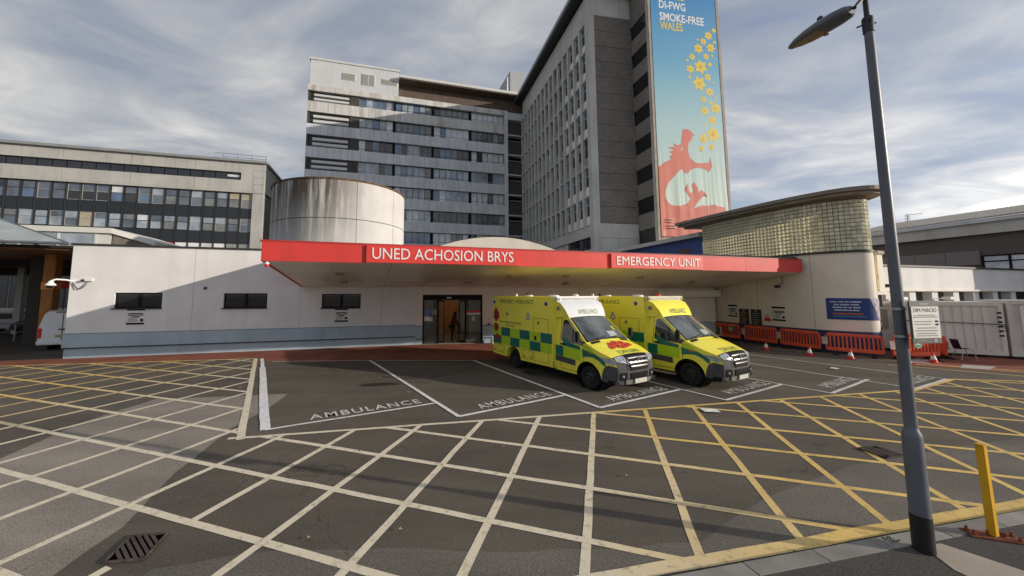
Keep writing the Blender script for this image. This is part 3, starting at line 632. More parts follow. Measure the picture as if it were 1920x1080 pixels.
# ------------------------------------------------------------------ the red canopy
F0 = Vector((-6.8,11.5)); FA = R(16.43); fd = Vector((cos(FA), sin(FA))); FL = 24.45
cn = thing('entrance_canopy', 'large canopy with red fascia and white lettering over the ambulance bays', 'canopy', (F0.x,F0.y,0), 16.43)
def cl(p):  # world plan point -> canopy frame
    d = Vector(p)-F0; return Vector((d.dot(fd), d.dot(Vector((-fd.y, fd.x)))))
B0 = cl((-8.95,18.80)); BK = cl((P1.x,P1.y)); BR = cl((15.35,23.35)); WR = [cl(p) for p in ((16.9,18.95),)]
def backline(t):
    ls = [(BK-B0).length, (BR-BK).length]; s = t*sum(ls)
    return B0.lerp(BK, s/ls[0]) if s < ls[0] else BK.lerp(BR, (s-ls[0])/ls[1])
NP = 12
for i in range(NP):
    for j in range(3):
        q = []
        for (tt, uu) in ((i,j),(i+1,j),(i+1,j+1),(i,j+1)):
            t = tt/NP; f = Vector((t*FL,0.03)); b = backline(t); u = uu/3
            q.append((f.lerp(b, u), 3.925+(3.19-3.925)*u))
        c = sum((v for v, z in q), Vector((0,0)))/4
        q = [(v+(c-v).normalized()*0.012, z) for v, z in q]
        MB().add([(v.x,v.y,z) for v, z in q]+[(v.x,v.y,z+0.03) for v, z in q], [(3,2,1,0),(4,5,6,7),(0,1,5,4),(1,2,6,5),(2,3,7,6),(3,0,4,7)]).build('soffit_panel', SOFFIT, cn)
pts = [(0.02,0.05),(FL-0.02,0.05)]+[(WR[0].x-.03,WR[0].y)]+[(BR.x,BR.y),(BK.x,BK.y-.02),(B0.x,B0.y-.02)]
MB().prism(pts, [4.30,4.30,4.30,4.05,4.05,4.05], [4.5,4.5,4.75,5.0,5.0,5.0]).build('canopy_deck', DARKTRIM, cn)
MB().box(-0.05,-0.03,4.52,FL,0.25,4.58).build('fascia_capping', REDCAP, cn)
segs = [(0,3.2,0.0),(8.78,13.0,0.0),(17.9,20.6,0.0),(20.6,FL,0.0)]
for a, b, _ in segs: MB().box(a+.006,-0.02,3.90,b-.006,0.05,4.52).build('fascia_panel', RED, cn)
MB().prism([(-0.02,0.055),(0.06,0.055),(B0.x+.06,B0.y-.03),(B0.x-.02,B0.y-.03)], [3.90,3.90,3.17,3.17], [4.52,4.52,5.0,5.0]).build('side_fascia', RED, cn)
for a, b, s, st, en_, sz in ((3.2,8.78,'UNED ACHOSION BRYS',3.40,8.60,0.5),(13.0,17.9,'EMERGENCY UNIT',13.27,17.72,0.5)):
    MB().box(a-0.05,-0.018,3.93,a+.006,0.05,4.51).build('shadow_gap', BLACKM, cn)
    sp = MB().box(a+.006,-0.11,3.915,b-.006,0.05,4.515).build('sign_panel', RED_SIGN, cn)
    t = text_mb(s, sz, 0.008, 0); x0 = min(v[0] for v in t.v); x1 = max(v[0] for v in t.v); k = (en_-st)/(x1-x0)
    h = max(v[2] for v in t.v); kz = 0.385/h if s[0] == 'U' else 0.36/h
    for wd in words_of(t, sz): moved(wd, lambda v: Vector((st+(v.x-x0)*k, v.y-0.12, 4.045+v.z*kz))).build('sign_lettering', LETTER, sp)
for (x, y) in [(2.2,2.6),(2.2,5.2),(8.2,4.8),(9.6,2.5),(13.6,4.6),(16.4,2.2),(21.0,3.4),(12.2,2.2)]:
    t = x/FL; b = backline(t).y; z = 3.925+(3.19-3.925)*(y/b)
    MB().lathe([(0,-.11),(.16,-.10),(.19,-.05),(.19,0.02)], 16, c=(x,y,z)).build('soffit_light', mat('bulkhead_light',(0.30,0.27,0.21),0.4), cn, smooth=True)
# grey wall end under the canopy's right: handled by the rounded building
# ------------------------------------------------------------------ notices, cameras
def wall_local(seg, s, z, y=0.0):
    if seg == 1: v = Matrix.Rotation(A1,4,'Z') @ Vector((s,y,z)); return (P0.x+v.x,P0.y+v.y,z), math.degrees(A1)
    v = Matrix.Rotation(A2,4,'Z') @ Vector((s,y,z)); return (P1.x+v.x,P1.y+v.y,z), math.degrees(A2)
def notice(loc, rz, w, h, label, title='NOTICE'):
    t = thing('notice_sign', label, 'sign', loc, rz)
    MB().box(-w/2,-.018,0,w/2,-.003,h).build('sign_plate', SIGNW, t); 
    MB().box(-w/2,-.022,h-.10,w/2,-.0185,h).build('header_band', INK, t); MB().box(-w/2,-.022,0,w/2,-.0185,.085).build('footer_band', INK, t)
    for i, (a, ww) in enumerate([(.26,.8),(.33,.9),(.41,.5)]): MB().box(-w*ww/2,-.0205,h-a,w*ww/2,-.0185,h-a+.045).build('print_line', INK, t)
    for i in range(4): MB().box(-w*.42,-.0205,.13+i*.05,w*(.1+.08*(i % 2)),-.0185,.15+i*.05).build('print_line', GREYINK, t)
    MB().box(w*.26,-.0205,.14,w*.44,-.0185,.26).build('print_square', INK, t)
    return t
l, r = wall_local(1, 2.52, 1.42); notice(l, r, 0.68, 0.74, 'black and white notice under the slot window nearest the wall end')
l, r = wall_local(1, 11.45, 1.34); notice(l, r, 0.66, 0.72, 'black and white notice under the slot window beneath the canopy')
def dome_camera(loc, rz, label, big=1.0):
    t = thing('security_camera', label, 'camera', loc, rz)
    MB().box(-.09*big,-.06,-.09*big,.09*big,0,.09*big).build('wall_plate', WHITEP, t, bevel=.01)
    MB().tube([(0,-.05,0),(-.1*big,-.22*big,.06*big),(-.32*big,-.45*big,.08*big),(-.42*big,-.55*big,.0)], .035*big, 8).build('bracket_arm', WHITEP, t, smooth=True)
    MB().lathe([(.02,.02),(.07,0),(.10,-.08),(.17,-.15),(.17,-.19)], 18, c=(-.42*big,-.55*big,0)).build('camera_housing', WHITEP, t, smooth=True)
    MB().lathe([(.15,-.19),(.14,-.25),(.09,-.30),(0,-.32)], 18, c=(-.42*big,-.55*big,0)).build('camera_dome', GLASS, t, smooth=True)
    return t
l, r = wall_local(1, 0.12, 3.38); dc = dome_camera(l, r, 'white dome camera on a curved arm at the wall end')
l, r = wall_local(1, 0.68, 3.45); jb = thing('junction_box', 'small white box with looping grey cable beside the dome camera', 'junction box', l, r)
MB().box(-.16,-.10,-.06,.16,0,.07).build('box_body', WHITEP, jb, bevel=.01); MB().lathe([(0,0),(.05,0),(.05,.12),(0,.12)], 12, 'y', (-.15,-.20,-.02)).build('gland', DARKTRIM, jb)
MB().tube([(-.02,-.06,-.05),(-.06,-.10,-.22),(-.18,-.12,-.38),(-.34,-.10,-.40),(-.48,-.06,-.26),(-.55,-.05,-.1)], .02, 6).build('cable', DARKTRIM, jb, smooth=True)
l, r = wall_local(1, 5.2, 3.1); o = MB().lathe([(0,-.09),(.05,-.09),(.07,-.05),(.07,0)], 12, 'y').build('wall_sensor', DARKTRIM); o.location = l; o.rotation_euler = (0,0,R(r)); tag(o, 'small dark round sensor between the slot windows', 'sensor')
l = F0+fd*0.12; ob = thing('red_beacon', 'small red and white alarm beacon under the canopy corner', 'beacon', (l.x,l.y+.1,3.90), 16)
MB().lathe([(0,0),(.06,0),(.07,-.06),(.07,-.1)], 12).build('beacon_base', WHITEP, ob); MB().lathe([(.065,-.1),(.065,-.17),(.03,-.2),(0,-.2)], 12).build('beacon_lens', CONE_R, ob, smooth=True)
l, r = wall_local(2, 4.15, 1.02); o = MB().box(-.05,-.12,0,.05,0,.1).build('hand_sanitiser', INK); o.location = l; o.rotation_euler = (0,0,R(r)); tag(o, 'small black dispenser beside the entrance doors', 'dispenser')
l, r = wall_local(2, 4.32, 0.0, -0.35); o = MB().lathe([(0,0),(.12,0),(.13,.3),(.10,.38),(0,.40)], 14).build('bin', WHITEP); o.location = l; tag(o, 'small white pot on the ground beside the entrance', 'bin')
# ================================================================== ROUNDED GLASS-BLOCK BUILDING
def spline(P, n=10):
    P = [Vector(p) for p in P]; o = []
    for i in range(len(P)-1):
        a = P[max(i-1,0)]; b = P[i]; c = P[i+1]; d = P[min(i+2,len(P)-1)]
        for k in range(n):
            t = k/n; o.append(0.5*((2*b)+(c-a)*t+(2*a-5*b+4*c-d)*t*t+(3*b-a-3*c+d)*t**3))
    return o+[P[-1]]
def resample(P, step):
    ds = [0]
    for a, b in zip(P, P[1:]): ds.append(ds[-1]+(b-a).length)
    n = max(1, round(ds[-1]/step)); o = []; j = 0
    for k in range(n+1):
        s = ds[-1]*k/n
        while j < len(P)-2 and ds[j+1] < s: j += 1
        t = (s-ds[j])/max(1e-9, ds[j+1]-ds[j]); o.append(P[j].lerp(P[j+1], t))
    return o
def offs(P, d):
    o = []
    for i, p in enumerate(P):
        t = (P[min(i+1,len(P)-1)]-P[max(i-1,0)]).normalized(); o.append(p+Vector((t.y,-t.x))*d)
    return o
CP = spline([(15.45,24.4),(15.85,22.2),(16.45,19.9),(17.05,18.3),(17.8,17.35),(18.55,17.0),(19.15,17.35),(19.5,18.2),(19.65,19.6),(19.7,24.4)], 12)
rb = thing('rounded_stair_building', 'round nosed building with glass block upper wall under an overhanging roof', 'building', (17.75,21,0))
RB = Vector((17.75,21))
CPL = [p-RB for p in resample(CP, 0.12)]
def shell(P, d0, d1, z0, z1):
    """band following the curve between two offsets"""
    a = offs(P, d0); b = offs(P, d1); m = MB()
    m.grid([[(p.x,p.y,z) for p in b] for z in (z0,z1)]); m.grid([[(p.x,p.y,z) for p in a] for z in (z1,z0)])
    m.grid([[(p.x,p.y,z1) for p in b],[(p.x,p.y,z1) for p in a]]); m.grid([[(p.x,p.y,z0) for p in a],[(p.x,p.y,z0) for p in b]]); return m
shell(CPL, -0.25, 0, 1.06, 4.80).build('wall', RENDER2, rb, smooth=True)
shell(CPL, -0.25, 0.03, 0.0, 1.06).build('plinth_band', NAVY, rb, smooth=True)
shell(CPL, -0.25, 0.06, 4.80, 4.90).build('ledge', DARKTRIM, rb, smooth=True)
for s in (30, 52): 
    p = offs(CPL, 0.002)[s]; q = offs(CPL, 0.002)[s+1]; MB().quad((p.x,p.y,1.08),(p.x+(q.x-p.x)*.15,p.y+(q.y-p.y)*.15,1.08),(p.x+(q.x-p.x)*.15,p.y+(q.y-p.y)*.15,4.78),(p.x,p.y,4.78)).build('render_joint', MATS['joint_shadow_gap'], rb)
gb = MB(); h = 0.083; gb.add([(-h,0,-h),(h,0,-h),(h,0,h),(-h,0,h),(-h,-.045,-h),(h,-.045,-h),(h,-.045,h),(-h,-.045,h),(-.055,-.062,-.055),(.055,-.062,-.055),(.055,-.062,.055),(-.055,-.062,.055)],
    [(8,9,10,11),(4,5,9,8),(5,6,10,9),(6,7,11,10),(7,4,8,11),(0,1,5,4),(1,2,6,5),(2,3,7,6),(3,0,4,7)])
gme = gb.mesh('glass_block', GBLOCK)
BP = resample([p-RB for p in CP], 0.19); nz = 13; slots = []
for i in range(len(BP)-1):
    c = (BP[i]+BP[i+1])/2; t = (BP[i+1]-BP[i]).normalized(); n = Vector((t.y,-t.x)); c2 = c-n*0.07; W_ = c2+RB
    if n.dot(W_) > 0.25*W_.length: continue          # faces the far side
    for k in range(nz): slots.append((W_.length, c2, atan2(t.y,t.x), 4.90+0.095+k*0.19))
slots.sort(key=lambda s: s[0])
rest = MB()
BI = offs(BP, -0.085); jm = MB()
for k in range(nz+1): q = shell(BP, -0.13, -0.085, 4.90+k*0.19-0.014, 4.90+k*0.19+0.014); jm.add(q.v, q.f)
jm.build('block_mortar_course', GJOINT, rb, kind='stuff'); jm = MB()
for i in range(len(BP)):
    t = (BP[min(i+1,len(BP)-1)]-BP[max(i-1,0)]).normalized(); jm.tbox(Matrix.Translation((BP[i].x,BP[i].y,0)) @ Matrix.Rotation(atan2(t.y,t.x),4,'Z'), -0.014, 0.084, 4.9, 0.014, 0.132, 7.38)
jm.build('block_mortar_upright', GJOINT, rb, kind='stuff')
for j, (d_, c2, a, z) in enumerate(slots):
    M_ = Matrix.Translation((c2.x,c2.y,z)) @ Matrix.Rotation(a, 4, 'Z')
    if j < 300: put('glass_block', gme, rb, M_)
    else: rest.add([M_ @ Vector(v) for v in gb.v], gb.f)
rest.build('glass_blocks', GBLOCK, rb, kind='stuff')
# roof: a wide lens-shaped slab running back to a point on the left
RC = [p-RB for p in resample(spline([(14.3,25.6),(14.75,23.6),(15.45,20.9),(16.2,18.6),(17.1,16.9),(18.2,16.25),(19.2,16.5),(19.85,17.4),(20.2,19.2),(20.3,25.5)],10), 0.2)]
def slab(P, z0, z1, m, name): MB().prism([(p.x,p.y) for p in P], z0, z1).build(name, m, rb)
slab(RC, 7.62, 7.80, ROOFBR, 'roof_edge'); slab(offs(RC,-0.22), 7.50, 7.615, STONE, 'roof_soffit'); slab(offs(RC,-0.75), 7.385, 7.495, ROOFBR, 'roof_step')
# side pier with a cap and a narrow strip of glass blocks
for k in range(10):
    put('glass_block', gme, rb, Matrix.Translation((19.32-RB.x,17.42-RB.y,2.98+0.095+k*0.19)) @ Matrix.Rotation(R(48),4,'Z'))
pm = Matrix.Translation((19.62-RB.x,17.65-RB.y,0)) @ Matrix.Rotation(R(20),4,'Z')
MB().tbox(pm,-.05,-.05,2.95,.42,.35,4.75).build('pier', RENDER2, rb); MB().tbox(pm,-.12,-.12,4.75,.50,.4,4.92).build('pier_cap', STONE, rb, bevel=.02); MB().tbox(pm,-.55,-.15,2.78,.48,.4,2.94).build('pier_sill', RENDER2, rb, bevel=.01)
# notices on the curved wall
def on_curve(x):  # nearest curve sample to plan x on the near side
    k = min(range(len(CPL)//2+8), key=lambda i: (CPL[i]+RB-Vector(x)).length); a = CPL[k]; b = CPL[k+1]; return a+RB, math.degrees(atan2(b.y-a.y,b.x-a.x))
p, a = on_curve((15.98,22.0)); 
for (xy, z, w, h, lab) in [((15.86,22.4),1.42,.62,.72,'black and white notice farthest under the canopy on the round building'),((16.52,19.9),1.36,.66,.76,'black and white notice nearest the red canopy end on the round building')]:
    p, a = on_curve(xy); q = p+Vector((sin(R(a)),-cos(R(a))))*0.01; notice((q.x,q.y,z), a, w, h, lab)
for (xy, lab) in [((16.02,21.7),'dark brown information board, left of the pair behind the barriers'),((16.24,20.95),'dark brown information board, right of the pair behind the barriers')]:
    p, a = on_curve(xy); q = p+Vector((sin(R(a)),-cos(R(a))))*0.02; t = thing('information_board', lab, 'sign', (q.x,q.y,.92), a)
    MB().box(-.30,-.02,0,.30,0,1.0).build('sign_plate', SIGNBRN, t)
    for i in range(6): MB().box(-.22,-.024,.15+i*.12,.1+.1*((i*7) % 3)/2,-.0205,.19+i*.12).build('print_line', mat('pale_print',(0.26,0.25,0.22),0.6), t)
    MB().lathe([(0,-.024),(.07,-.024),(.07,-.02)], 14, 'y', (0,0,.9)).build('symbol', mat('pale_print',(0.26,0.25,0.22)), t)
p, a = on_curve((16.40,20.4)); q = p+Vector((sin(R(a)),-cos(R(a))))*0.012; t = thing('no_smoking_sign', 'small red and white sign between the brown boards and a notice', 'sign', (q.x,q.y,1.30), a)
MB().box(-.16,-.012,0,.16,0,.20).build('red_panel', CONE_R, t); MB().box(-.14,-.012,.2,.14,0,.42).build('white_panel', SIGNW, t); MB().lathe([(.055,-.016),(.085,-.016),(.085,-.012)], 16, 'y', (0,0,.31)).build('ring_symbol', CONE_R, t)
p, a = on_curve((17.3,17.95)); p2_, a2 = on_curve((18.9,17.0))
k0_ = min(range(len(CPL)), key=lambda i: (CPL[i]+RB-Vector((17.25,17.95))).length); k1_ = min(range(len(CPL)), key=lambda i: (CPL[i]+RB-Vector((19.3,17.25))).length)
bt = thing('wall_banner', 'curved dark blue banner with white writing wrapped round the building nose', 'banner', (RB.x,RB.y,0))
bc = offs(CPL, 0.02); SB_Z0, SB_Z1 = 1.60, 2.62
def wrap(u, z, o=0.0):
    f = k0_+u*(k1_-k0_); i = int(f); c = offs(CPL, 0.02+o) if False else None
    a_ = CPL[i]; b_ = CPL[i+1]; t_ = (b_-a_).normalized(); p_ = a_.lerp(b_, f-i)+Vector((t_.y,-t_.x))*(0.02+o); return (p_.x,p_.y,SB_Z0+z*(SB_Z1-SB_Z0))
MB().grid([[wrap(u/24*.999, z) for u in range(25)] for z in (0,1)]).build('banner_sheet', SIGNBLU, bt)
MB().grid([[wrap(max(0.62+0.16*(1-z)+0.0, u0), z, .004) for u0 in [0.60+0.39*k/10 for k in range(11)]] for z in (0,.25,.5,.75,1)]).build('banner_picture', mat('banner_photo_print',(0.36,0.34,0.42),0.5,0.85,4.5,streak=.8,streakcol=(0.55,0.34,0.16)), bt)
for i, (z, words) in enumerate([(.80,[(.06,.16),(.18,.25),(.265,.33),(.345,.50)]),(.67,[(.11,.19),(.205,.33),(.35,.46)]),(.54,[(.09,.23),(.245,.30),(.315,.36),(.38,.48)]),(.41,[(.11,.30),(.31,.36),(.37,.46)])]):
    for u0, u1 in words:      # the print is too small to read: word-shaped strokes
        MB().grid([[wrap(u0+(u1-u0)*k/4, z+dz, .006) for k in range(5)] for dz in (0,.055)]).build('print_line', mat('pale_blue_print',(0.50,0.55,0.66),0.5), bt)
MB().grid([[wrap(.09+.42*k/6, z, .006) for k in range(7)] for z in (.24,.30)]).build('orange_stripe', AMBERL, bt); MB().grid([[wrap(.09+.46*k/6, z, .006) for k in range(7)] for z in (.13,.17)]).build('blue_stripe', mat('pale_blue_stripe',(0.10,0.25,0.45),0.5), bt)
p, a = on_curve((19.35,17.3)); q = p+Vector((sin(R(a)),-cos(R(a))))*0.02; t = thing('hazard_sign', 'small red and white sign on the nose of the round building', 'sign', (q.x,q.y,1.12), a); MB().box(-.13,-.012,0,.13,0,.17).build('red_panel', CONE_R, t); MB().box(-.13,-.012,.17,.13,0,.36).build('white_panel', SIGNW, t)
p, a = on_curve((16.62,19.5)); q = p+Vector((sin(R(a)),-cos(R(a))))*0.02; t = thing('floodlight', 'dark floodlight on a bent bracket under the canopy end', 'light', (q.x,q.y,3.45), a)
MB().tube([(0,0,.25),(0,-.12,.25),(0,-.12,-.08),(-.12,-.2,-.16)], .018, 6).build('bracket', DARKTRIM, t); MB().box(-.28,-.34,-.32,-.06,-.14,-.16).build('lamp_body', DARKTRIM, t, bevel=.03)
t = thing('security_camera', 'dark camera on the far edge of the round building', 'camera', (20.05,18.0,3.1), 20); MB().box(-.05,-.05,-.9,.02,.05,.1).build('mounting_pole', DARKTRIM, t); MB().lathe([(0,-.3),(.07,-.3),(.09,-.1),(.07,0.05),(0,.07)], 12, 'y', (.1,-.05,.12)).build('camera_body', DARKTRIM, t, smooth=True)

# ================================================================== DRUM, VAULT, BLUE BLOCK behind the canopy
dr = thing('concrete_drum', 'round stained white tower with a mossy dark rim behind the canopy', 'tower', (-10.5,28.1,0))
DRUM = mat('stained_drum_render', (0.60,0.59,0.57), 0.85, 0.07, 0.7)
t_ = DRUM.node_tree; L = t_.links.new; b_ = t_.nodes['Principled BSDF']; src = b_.inputs['Base Color'].links[0].from_socket
geo = [n for n in t_.nodes if n.type == 'NEW_GEOMETRY'][0]; sp = N(t_, 'ShaderNodeSeparateXYZ'); L(geo.outputs['Position'], sp.inputs[0])
mp = N(t_, 'ShaderNodeMapping'); mp.inputs['Scale'].default_value = (1,1,0.07); L(geo.outputs['Position'], mp.inputs[0])
nn = N(t_, 'ShaderNodeTexNoise'); nn.inputs['Scale'].default_value = 2.6; nn.inputs['Detail'].default_value = 9; nn.inputs['Roughness'].default_value = 0.65; L(mp.outputs[0], nn.inputs['Vector'])
r1 = N(t_, 'ShaderNodeMapRange'); L(nn.outputs[0], r1.inputs[0]); r1.inputs[1].default_value = .34; r1.inputs[2].default_value = .52
r2 = N(t_, 'ShaderNodeMapRange'); L(sp.outputs[2], r2.inputs[0]); r2.inputs[1].default_value = 6.4; r2.inputs[2].default_value = 9.6; r2.inputs[3].default_value = .34; r2.inputs[4].default_value = 1.0
r3 = N(t_, 'ShaderNodeMapRange'); L(sp.outputs[0], r3.inputs[0]); r3.inputs[1].default_value = -7.0; r3.inputs[2].default_value = -9.8; r3.inputs[3].default_value = .06; r3.inputs[4].default_value = 1.0
m1 = N(t_, 'ShaderNodeMath', operation='MULTIPLY'); L(r1.outputs[0], m1.inputs[0]); L(r2.outputs[0], m1.inputs[1]); m2 = N(t_, 'ShaderNodeMath', operation='MULTIPLY'); L(m1.outputs[0], m2.inputs[0]); L(r3.outputs[0], m2.inputs[1])
mx = N(t_, 'ShaderNodeMix', data_type='RGBA'); L(m2.outputs[0], mx.inputs[0]); L(src, mx.inputs[6]); mx.inputs[7].default_value = (.10,.082,.062,1); L(mx.outputs[2], b_.inputs['Base Color'])
DR = 4.85
for z0, z1 in ((0,4.88),(4.92,7.74),(7.78,10.38)):       # precast panels with open joints
    for k in range(10):
        a0 = R(-90-18+36*k+14)+.003; a1 = a0+R(36)-.006; n = 12
        mb = MB(); mb.grid([[(DR*cos(a0+(a1-a0)*i/n), DR*sin(a0+(a1-a0)*i/n), z) for i in range(n+1)] for z in (z0,z1)]); mb.grid([[((DR-.2)*cos(a0+(a1-a0)*i/n), (DR-.2)*sin(a0+(a1-a0)*i/n), z) for i in range(n+1)] for z in (z1,z0)])
        mb.grid([[(r_*cos(a0+(a1-a0)*i/n), r_*sin(a0+(a1-a0)*i/n), z1) for i in range(n+1)] for r_ in (DR,DR-.2)])
        mb.add([(r_*cos(a_),r_*sin(a_),z) for a_ in (a0,a1) for r_ in (DR,DR-.2) for z in (z0,z1)], [(0,1,3,2),(4,6,7,5)])
        mb.build('drum_panel', DRUM, dr, smooth=True)
MB().lathe([(DR-.18,0),(DR-.18,10.3)], 64).build('drum_core', mat('joint_dark',(0.10,0.085,0.07),0.9), dr)
MB().lathe([(0,10.36),(DR-.05,10.36),(DR+.05,10.36),(DR+.06,10.47),(DR-.1,10.5),(0,10.5)], 64).build('drum_rim', mat('mossy_rim',(0.13,0.08,0.035),0.9,0.5,3,0.5,20), dr)

va = thing('vaulted_roof', 'low white curved roof rising behind the canopy lettering', 'roof', (1.75,27.5,0), 9)
VW, VH, VZ = 7.6, 2.35, 4.8
def vp(t, y, o=0): 
    x = -VW+2*VW*t; return (x, y, VZ+(VH+o)*(1-((x)/VW)**2)+0.0)
for k in range(10):
    MB().grid([[vp(i/28, k*.9+.01+j*.88) for i in range(29)] for j in (0,1)], True).build('roof_sheet', mat('white_roof_membrane',(0.66,0.66,0.66),0.45,0.06,0.8,streak=.15), va, smooth=True)
    MB().grid([[vp(i/28, k*.9-.02, .03) for i in range(29)],[vp(i/28, k*.9+.03, .03) for i in range(29)]], True).build('standing_seam', mat('roof_seam',(0.40,0.40,0.41),0.5), va, smooth=True)
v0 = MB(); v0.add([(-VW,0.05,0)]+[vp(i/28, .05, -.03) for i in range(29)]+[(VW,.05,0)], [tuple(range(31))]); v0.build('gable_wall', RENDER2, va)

bb = thing('blue_clad_block', 'blue clad block with a grey roof edge between tower and glass blocks', 'building', (14.0,36.0,0), math.degrees(atan2(25.2-36,15.9-14)))
BLn = math.dist((14,36),(15.9,25.2))
MB().box(0,0.06,0,BLn,7,6.75).build('wall', BLUEW, bb)
for k in range(6):
    for z0, z1 in ((2.0,5.35),(5.38,6.75)): MB().box(k*BLn/6+.012,0.0,z0,(k+1)*BLn/6-.012,0.06,z1).build('cladding_panel', BLUEW, bb)
MB().box(-.2,-.45,6.75,BLn+.3,7,7.05).build('roof_edge', CONCL, bb); MB().box(BLn-2.3,-.02,5.2,BLn-1.1,0.0,6.1).build('window', mat('brown_window',(0.12,0.08,0.05),0.3), bb)
# ================================================================== HOSPITAL WING (facing the yard)
wg = thing('hospital_wing', 'eight storey grey wing with long window bands and a white rooftop plant room', 'building', (-25.87,53.62,0), 15.0)
WL = 32.3; LV = [32.5-3.64*k for k in range(9)]; SPH = 1.68
MB().box(0.3,0.62,0,WL,14,34.2).build('core', DARKTRIM, wg)
PW = 1.01; npan = 32
pm_ = MB().box(0.012,0,0,PW-.012,0.5,SPH).mesh('spandrel_panel', CONCG); pm_top = MB().box(0.012,0,0,PW-.012,0.5,SPH).mesh('spandrel_panel', CONCS)
cnt = 0
for k, z in enumerate(LV[:8]):
    MB().box(0,0.02,z-SPH+.03,WL,0.62,z-.03).build('floor_edge', DKBRICK, wg)
    if k < 7:
        for i in range(npan):
            put('spandrel_panel', pm_top if k == 0 else pm_, wg, T(i*PW, 0, z-SPH))
    else: MB().box(0,0,z-SPH,WL,.5,z).build('spandrel_band', CONCG, wg)
# stained top fascia
for i in range(8): MB().box(i*WL/8+.008,-0.10,34.2,(i+1)*WL/8-.008,0.6,35.1).build('fascia_panel', CONCS, wg)
bays = [(7.70,12.97),(13.41,19.32),(19.76,25.8),(26.28,32.14)]
glz = [BLIND,GLASS_C,GLASS_B,GLASS,CURTAIN,GLASS_C,BLIND,GLASS_B]
def pane_mesh(w, h, m): return MB().box(.03,0,.03,w-.03,.02,h-.03).mesh('pane', m)
WINH = 3.64-SPH
pane_cache = {}
for k in range(7):
    zb = LV[k] if k == 0 else LV[k]
    zb = LV[k]; zt = 34.2 if k == 0 else LV[k-1]-SPH
    if zt-zb < 0.5: continue
    for bi, (a, b) in enumerate(bays):
        n = 6 if bi else 5; w = (b-a)/n; h_ = zt-zb
        fr = MB()
        fr.box(a,0.36,zb,b,0.46,zb+.07); fr.box(a,0.36,zt-.07,b,0.46,zt)
        for i in range(n+1): fr.box(a+i*w-.035,0.36,zb+.07,a+i*w+.035,0.46,zt-.07)
        fr.box(a,0.37,zb+.42,b,0.45,zb+.47)
        f = fr.build('window_frame', DARKTRIM if (k+bi) % 3 else mat('pale_window_frame',(0.30,0.31,0.32),0.5), wg)
        dom = random.choice(glz)
        for i in range(n):
            m = dom if random.random() < .62 else random.choice(glz)
            key = (round(w,2), round(h_,2), m.name)
            if key not in pane_cache: pane_cache[key] = pane_mesh(w, h_, m)
            put('pane', pane_cache[key], f, T(a+i*w, 0.42, zb))
    # louvred stair bay on the left, dark infill beside it
    lb = MB().box(0.35,0.42,zb,6.25,0.5,zt).build('louvre_recess', DARKTRIM, wg)
    for q in (0.12,0.52) if k < 3 else (0.14,0.55):
        MB().add([(.9,.30,zb+h_*q),(6.1,.30,zb+h_*q),(6.1,.12,zb+h_*q+.08),(.9,.12,zb+h_*q+.08),(.9,.30,zb+h_*(q+.24)),(6.1,.30,zb+h_*(q+.24)),(6.1,.12,zb+h_*(q+.24)),(.9,.12,zb+h_*(q+.24))],[(3,2,1,0),(4,5,6,7),(0,1,5,4),(1,2,6,5),(2,3,7,6),(3,0,4,7)]).build('louvre', ROOFW, lb)
    MB().box(6.25,0.18,zb,7.66,0.5,zt).build('infill_panel', DKBRICK, wg); MB().box(.0,0.2,zb,.32,.6,zt).build('corner_pier', DKBRICK, wg)
    for (a, b) in zip([x[1] for x in bays][:3], [x[0] for x in bays][1:]): MB().box(a+.04,0.22,zb,b-.04,0.6,zt).build('column', BLACKM, wg)
# right end pier and dark recessed bay against the tower
MB().box(WL-.05,-0.12,0,WL+.55,0.6,35.1).build('end_pier', CONCG, wg)
MB().box(WL+.55,1.25,0,WL+4.2,1.6,34.2).build('recess_wall', BLACKM, wg)
MB().box(WL+.55,-.05,33.6,WL+3.6,1.0,34.9).build('recess_fascia', CONCG, wg)
MB().box(WL+.5,1.0,34.15,WL+5,3.0,38.0).build('recess_head', BROWN, wg)
for k in range(8):
    z = LV[k]-.2
    MB().box(WL+.6,0.35,z-1.35,WL+3.5,0.9,z+.95).build('recess_panel', DKBRICK, wg); MB().box(WL+.55,0.15,z-1.55,WL+3.6,1.2,z-1.36).build('recess_slab', CONCG, wg)
    MB().tube([(WL+.9,.6,z+1.25),(WL+3.3,.6,z+1.25)], .05, 6).build('service_pipe', CONCG, wg)
# plant room of ribbed white cladding
MB().box(0.26,0.30,35.1,13.75,9,39.35).build('plant_room_core', WHITECLAD, wg)
for k in range(45): MB().box(.26+k*.3,0.0,35.1,.26+k*.3+.286,0.28,39.3).build('cladding_strip', WHITECLAD, wg)
MB().box(0.05,-0.12,39.3,13.95,9.2,39.62).build('plant_roof_edge', ROOFW, wg)
for (a, z0, b, z1) in [(5.0,36.75,6.85,37.75),(8.0,36.3,9.85,38.05),(11.15,36.9,13.45,37.75)]:
    vt = MB().box(a-.08,-.07,z0-.08,b+.08,-.002,z1+.08).build('vent_frame', ROOFW, wg)
    for i in range(int((z1-z0)/.25)): MB().box(a,-.12,z0+.02+i*.25,b,-.072,z0+.22+i*.25).build('vent_slat', LOUVREG, vt)
MB().box(8.88,-.125,36.3,8.97,-.05,38.05).build('vent_mullion', ROOFW, wg)
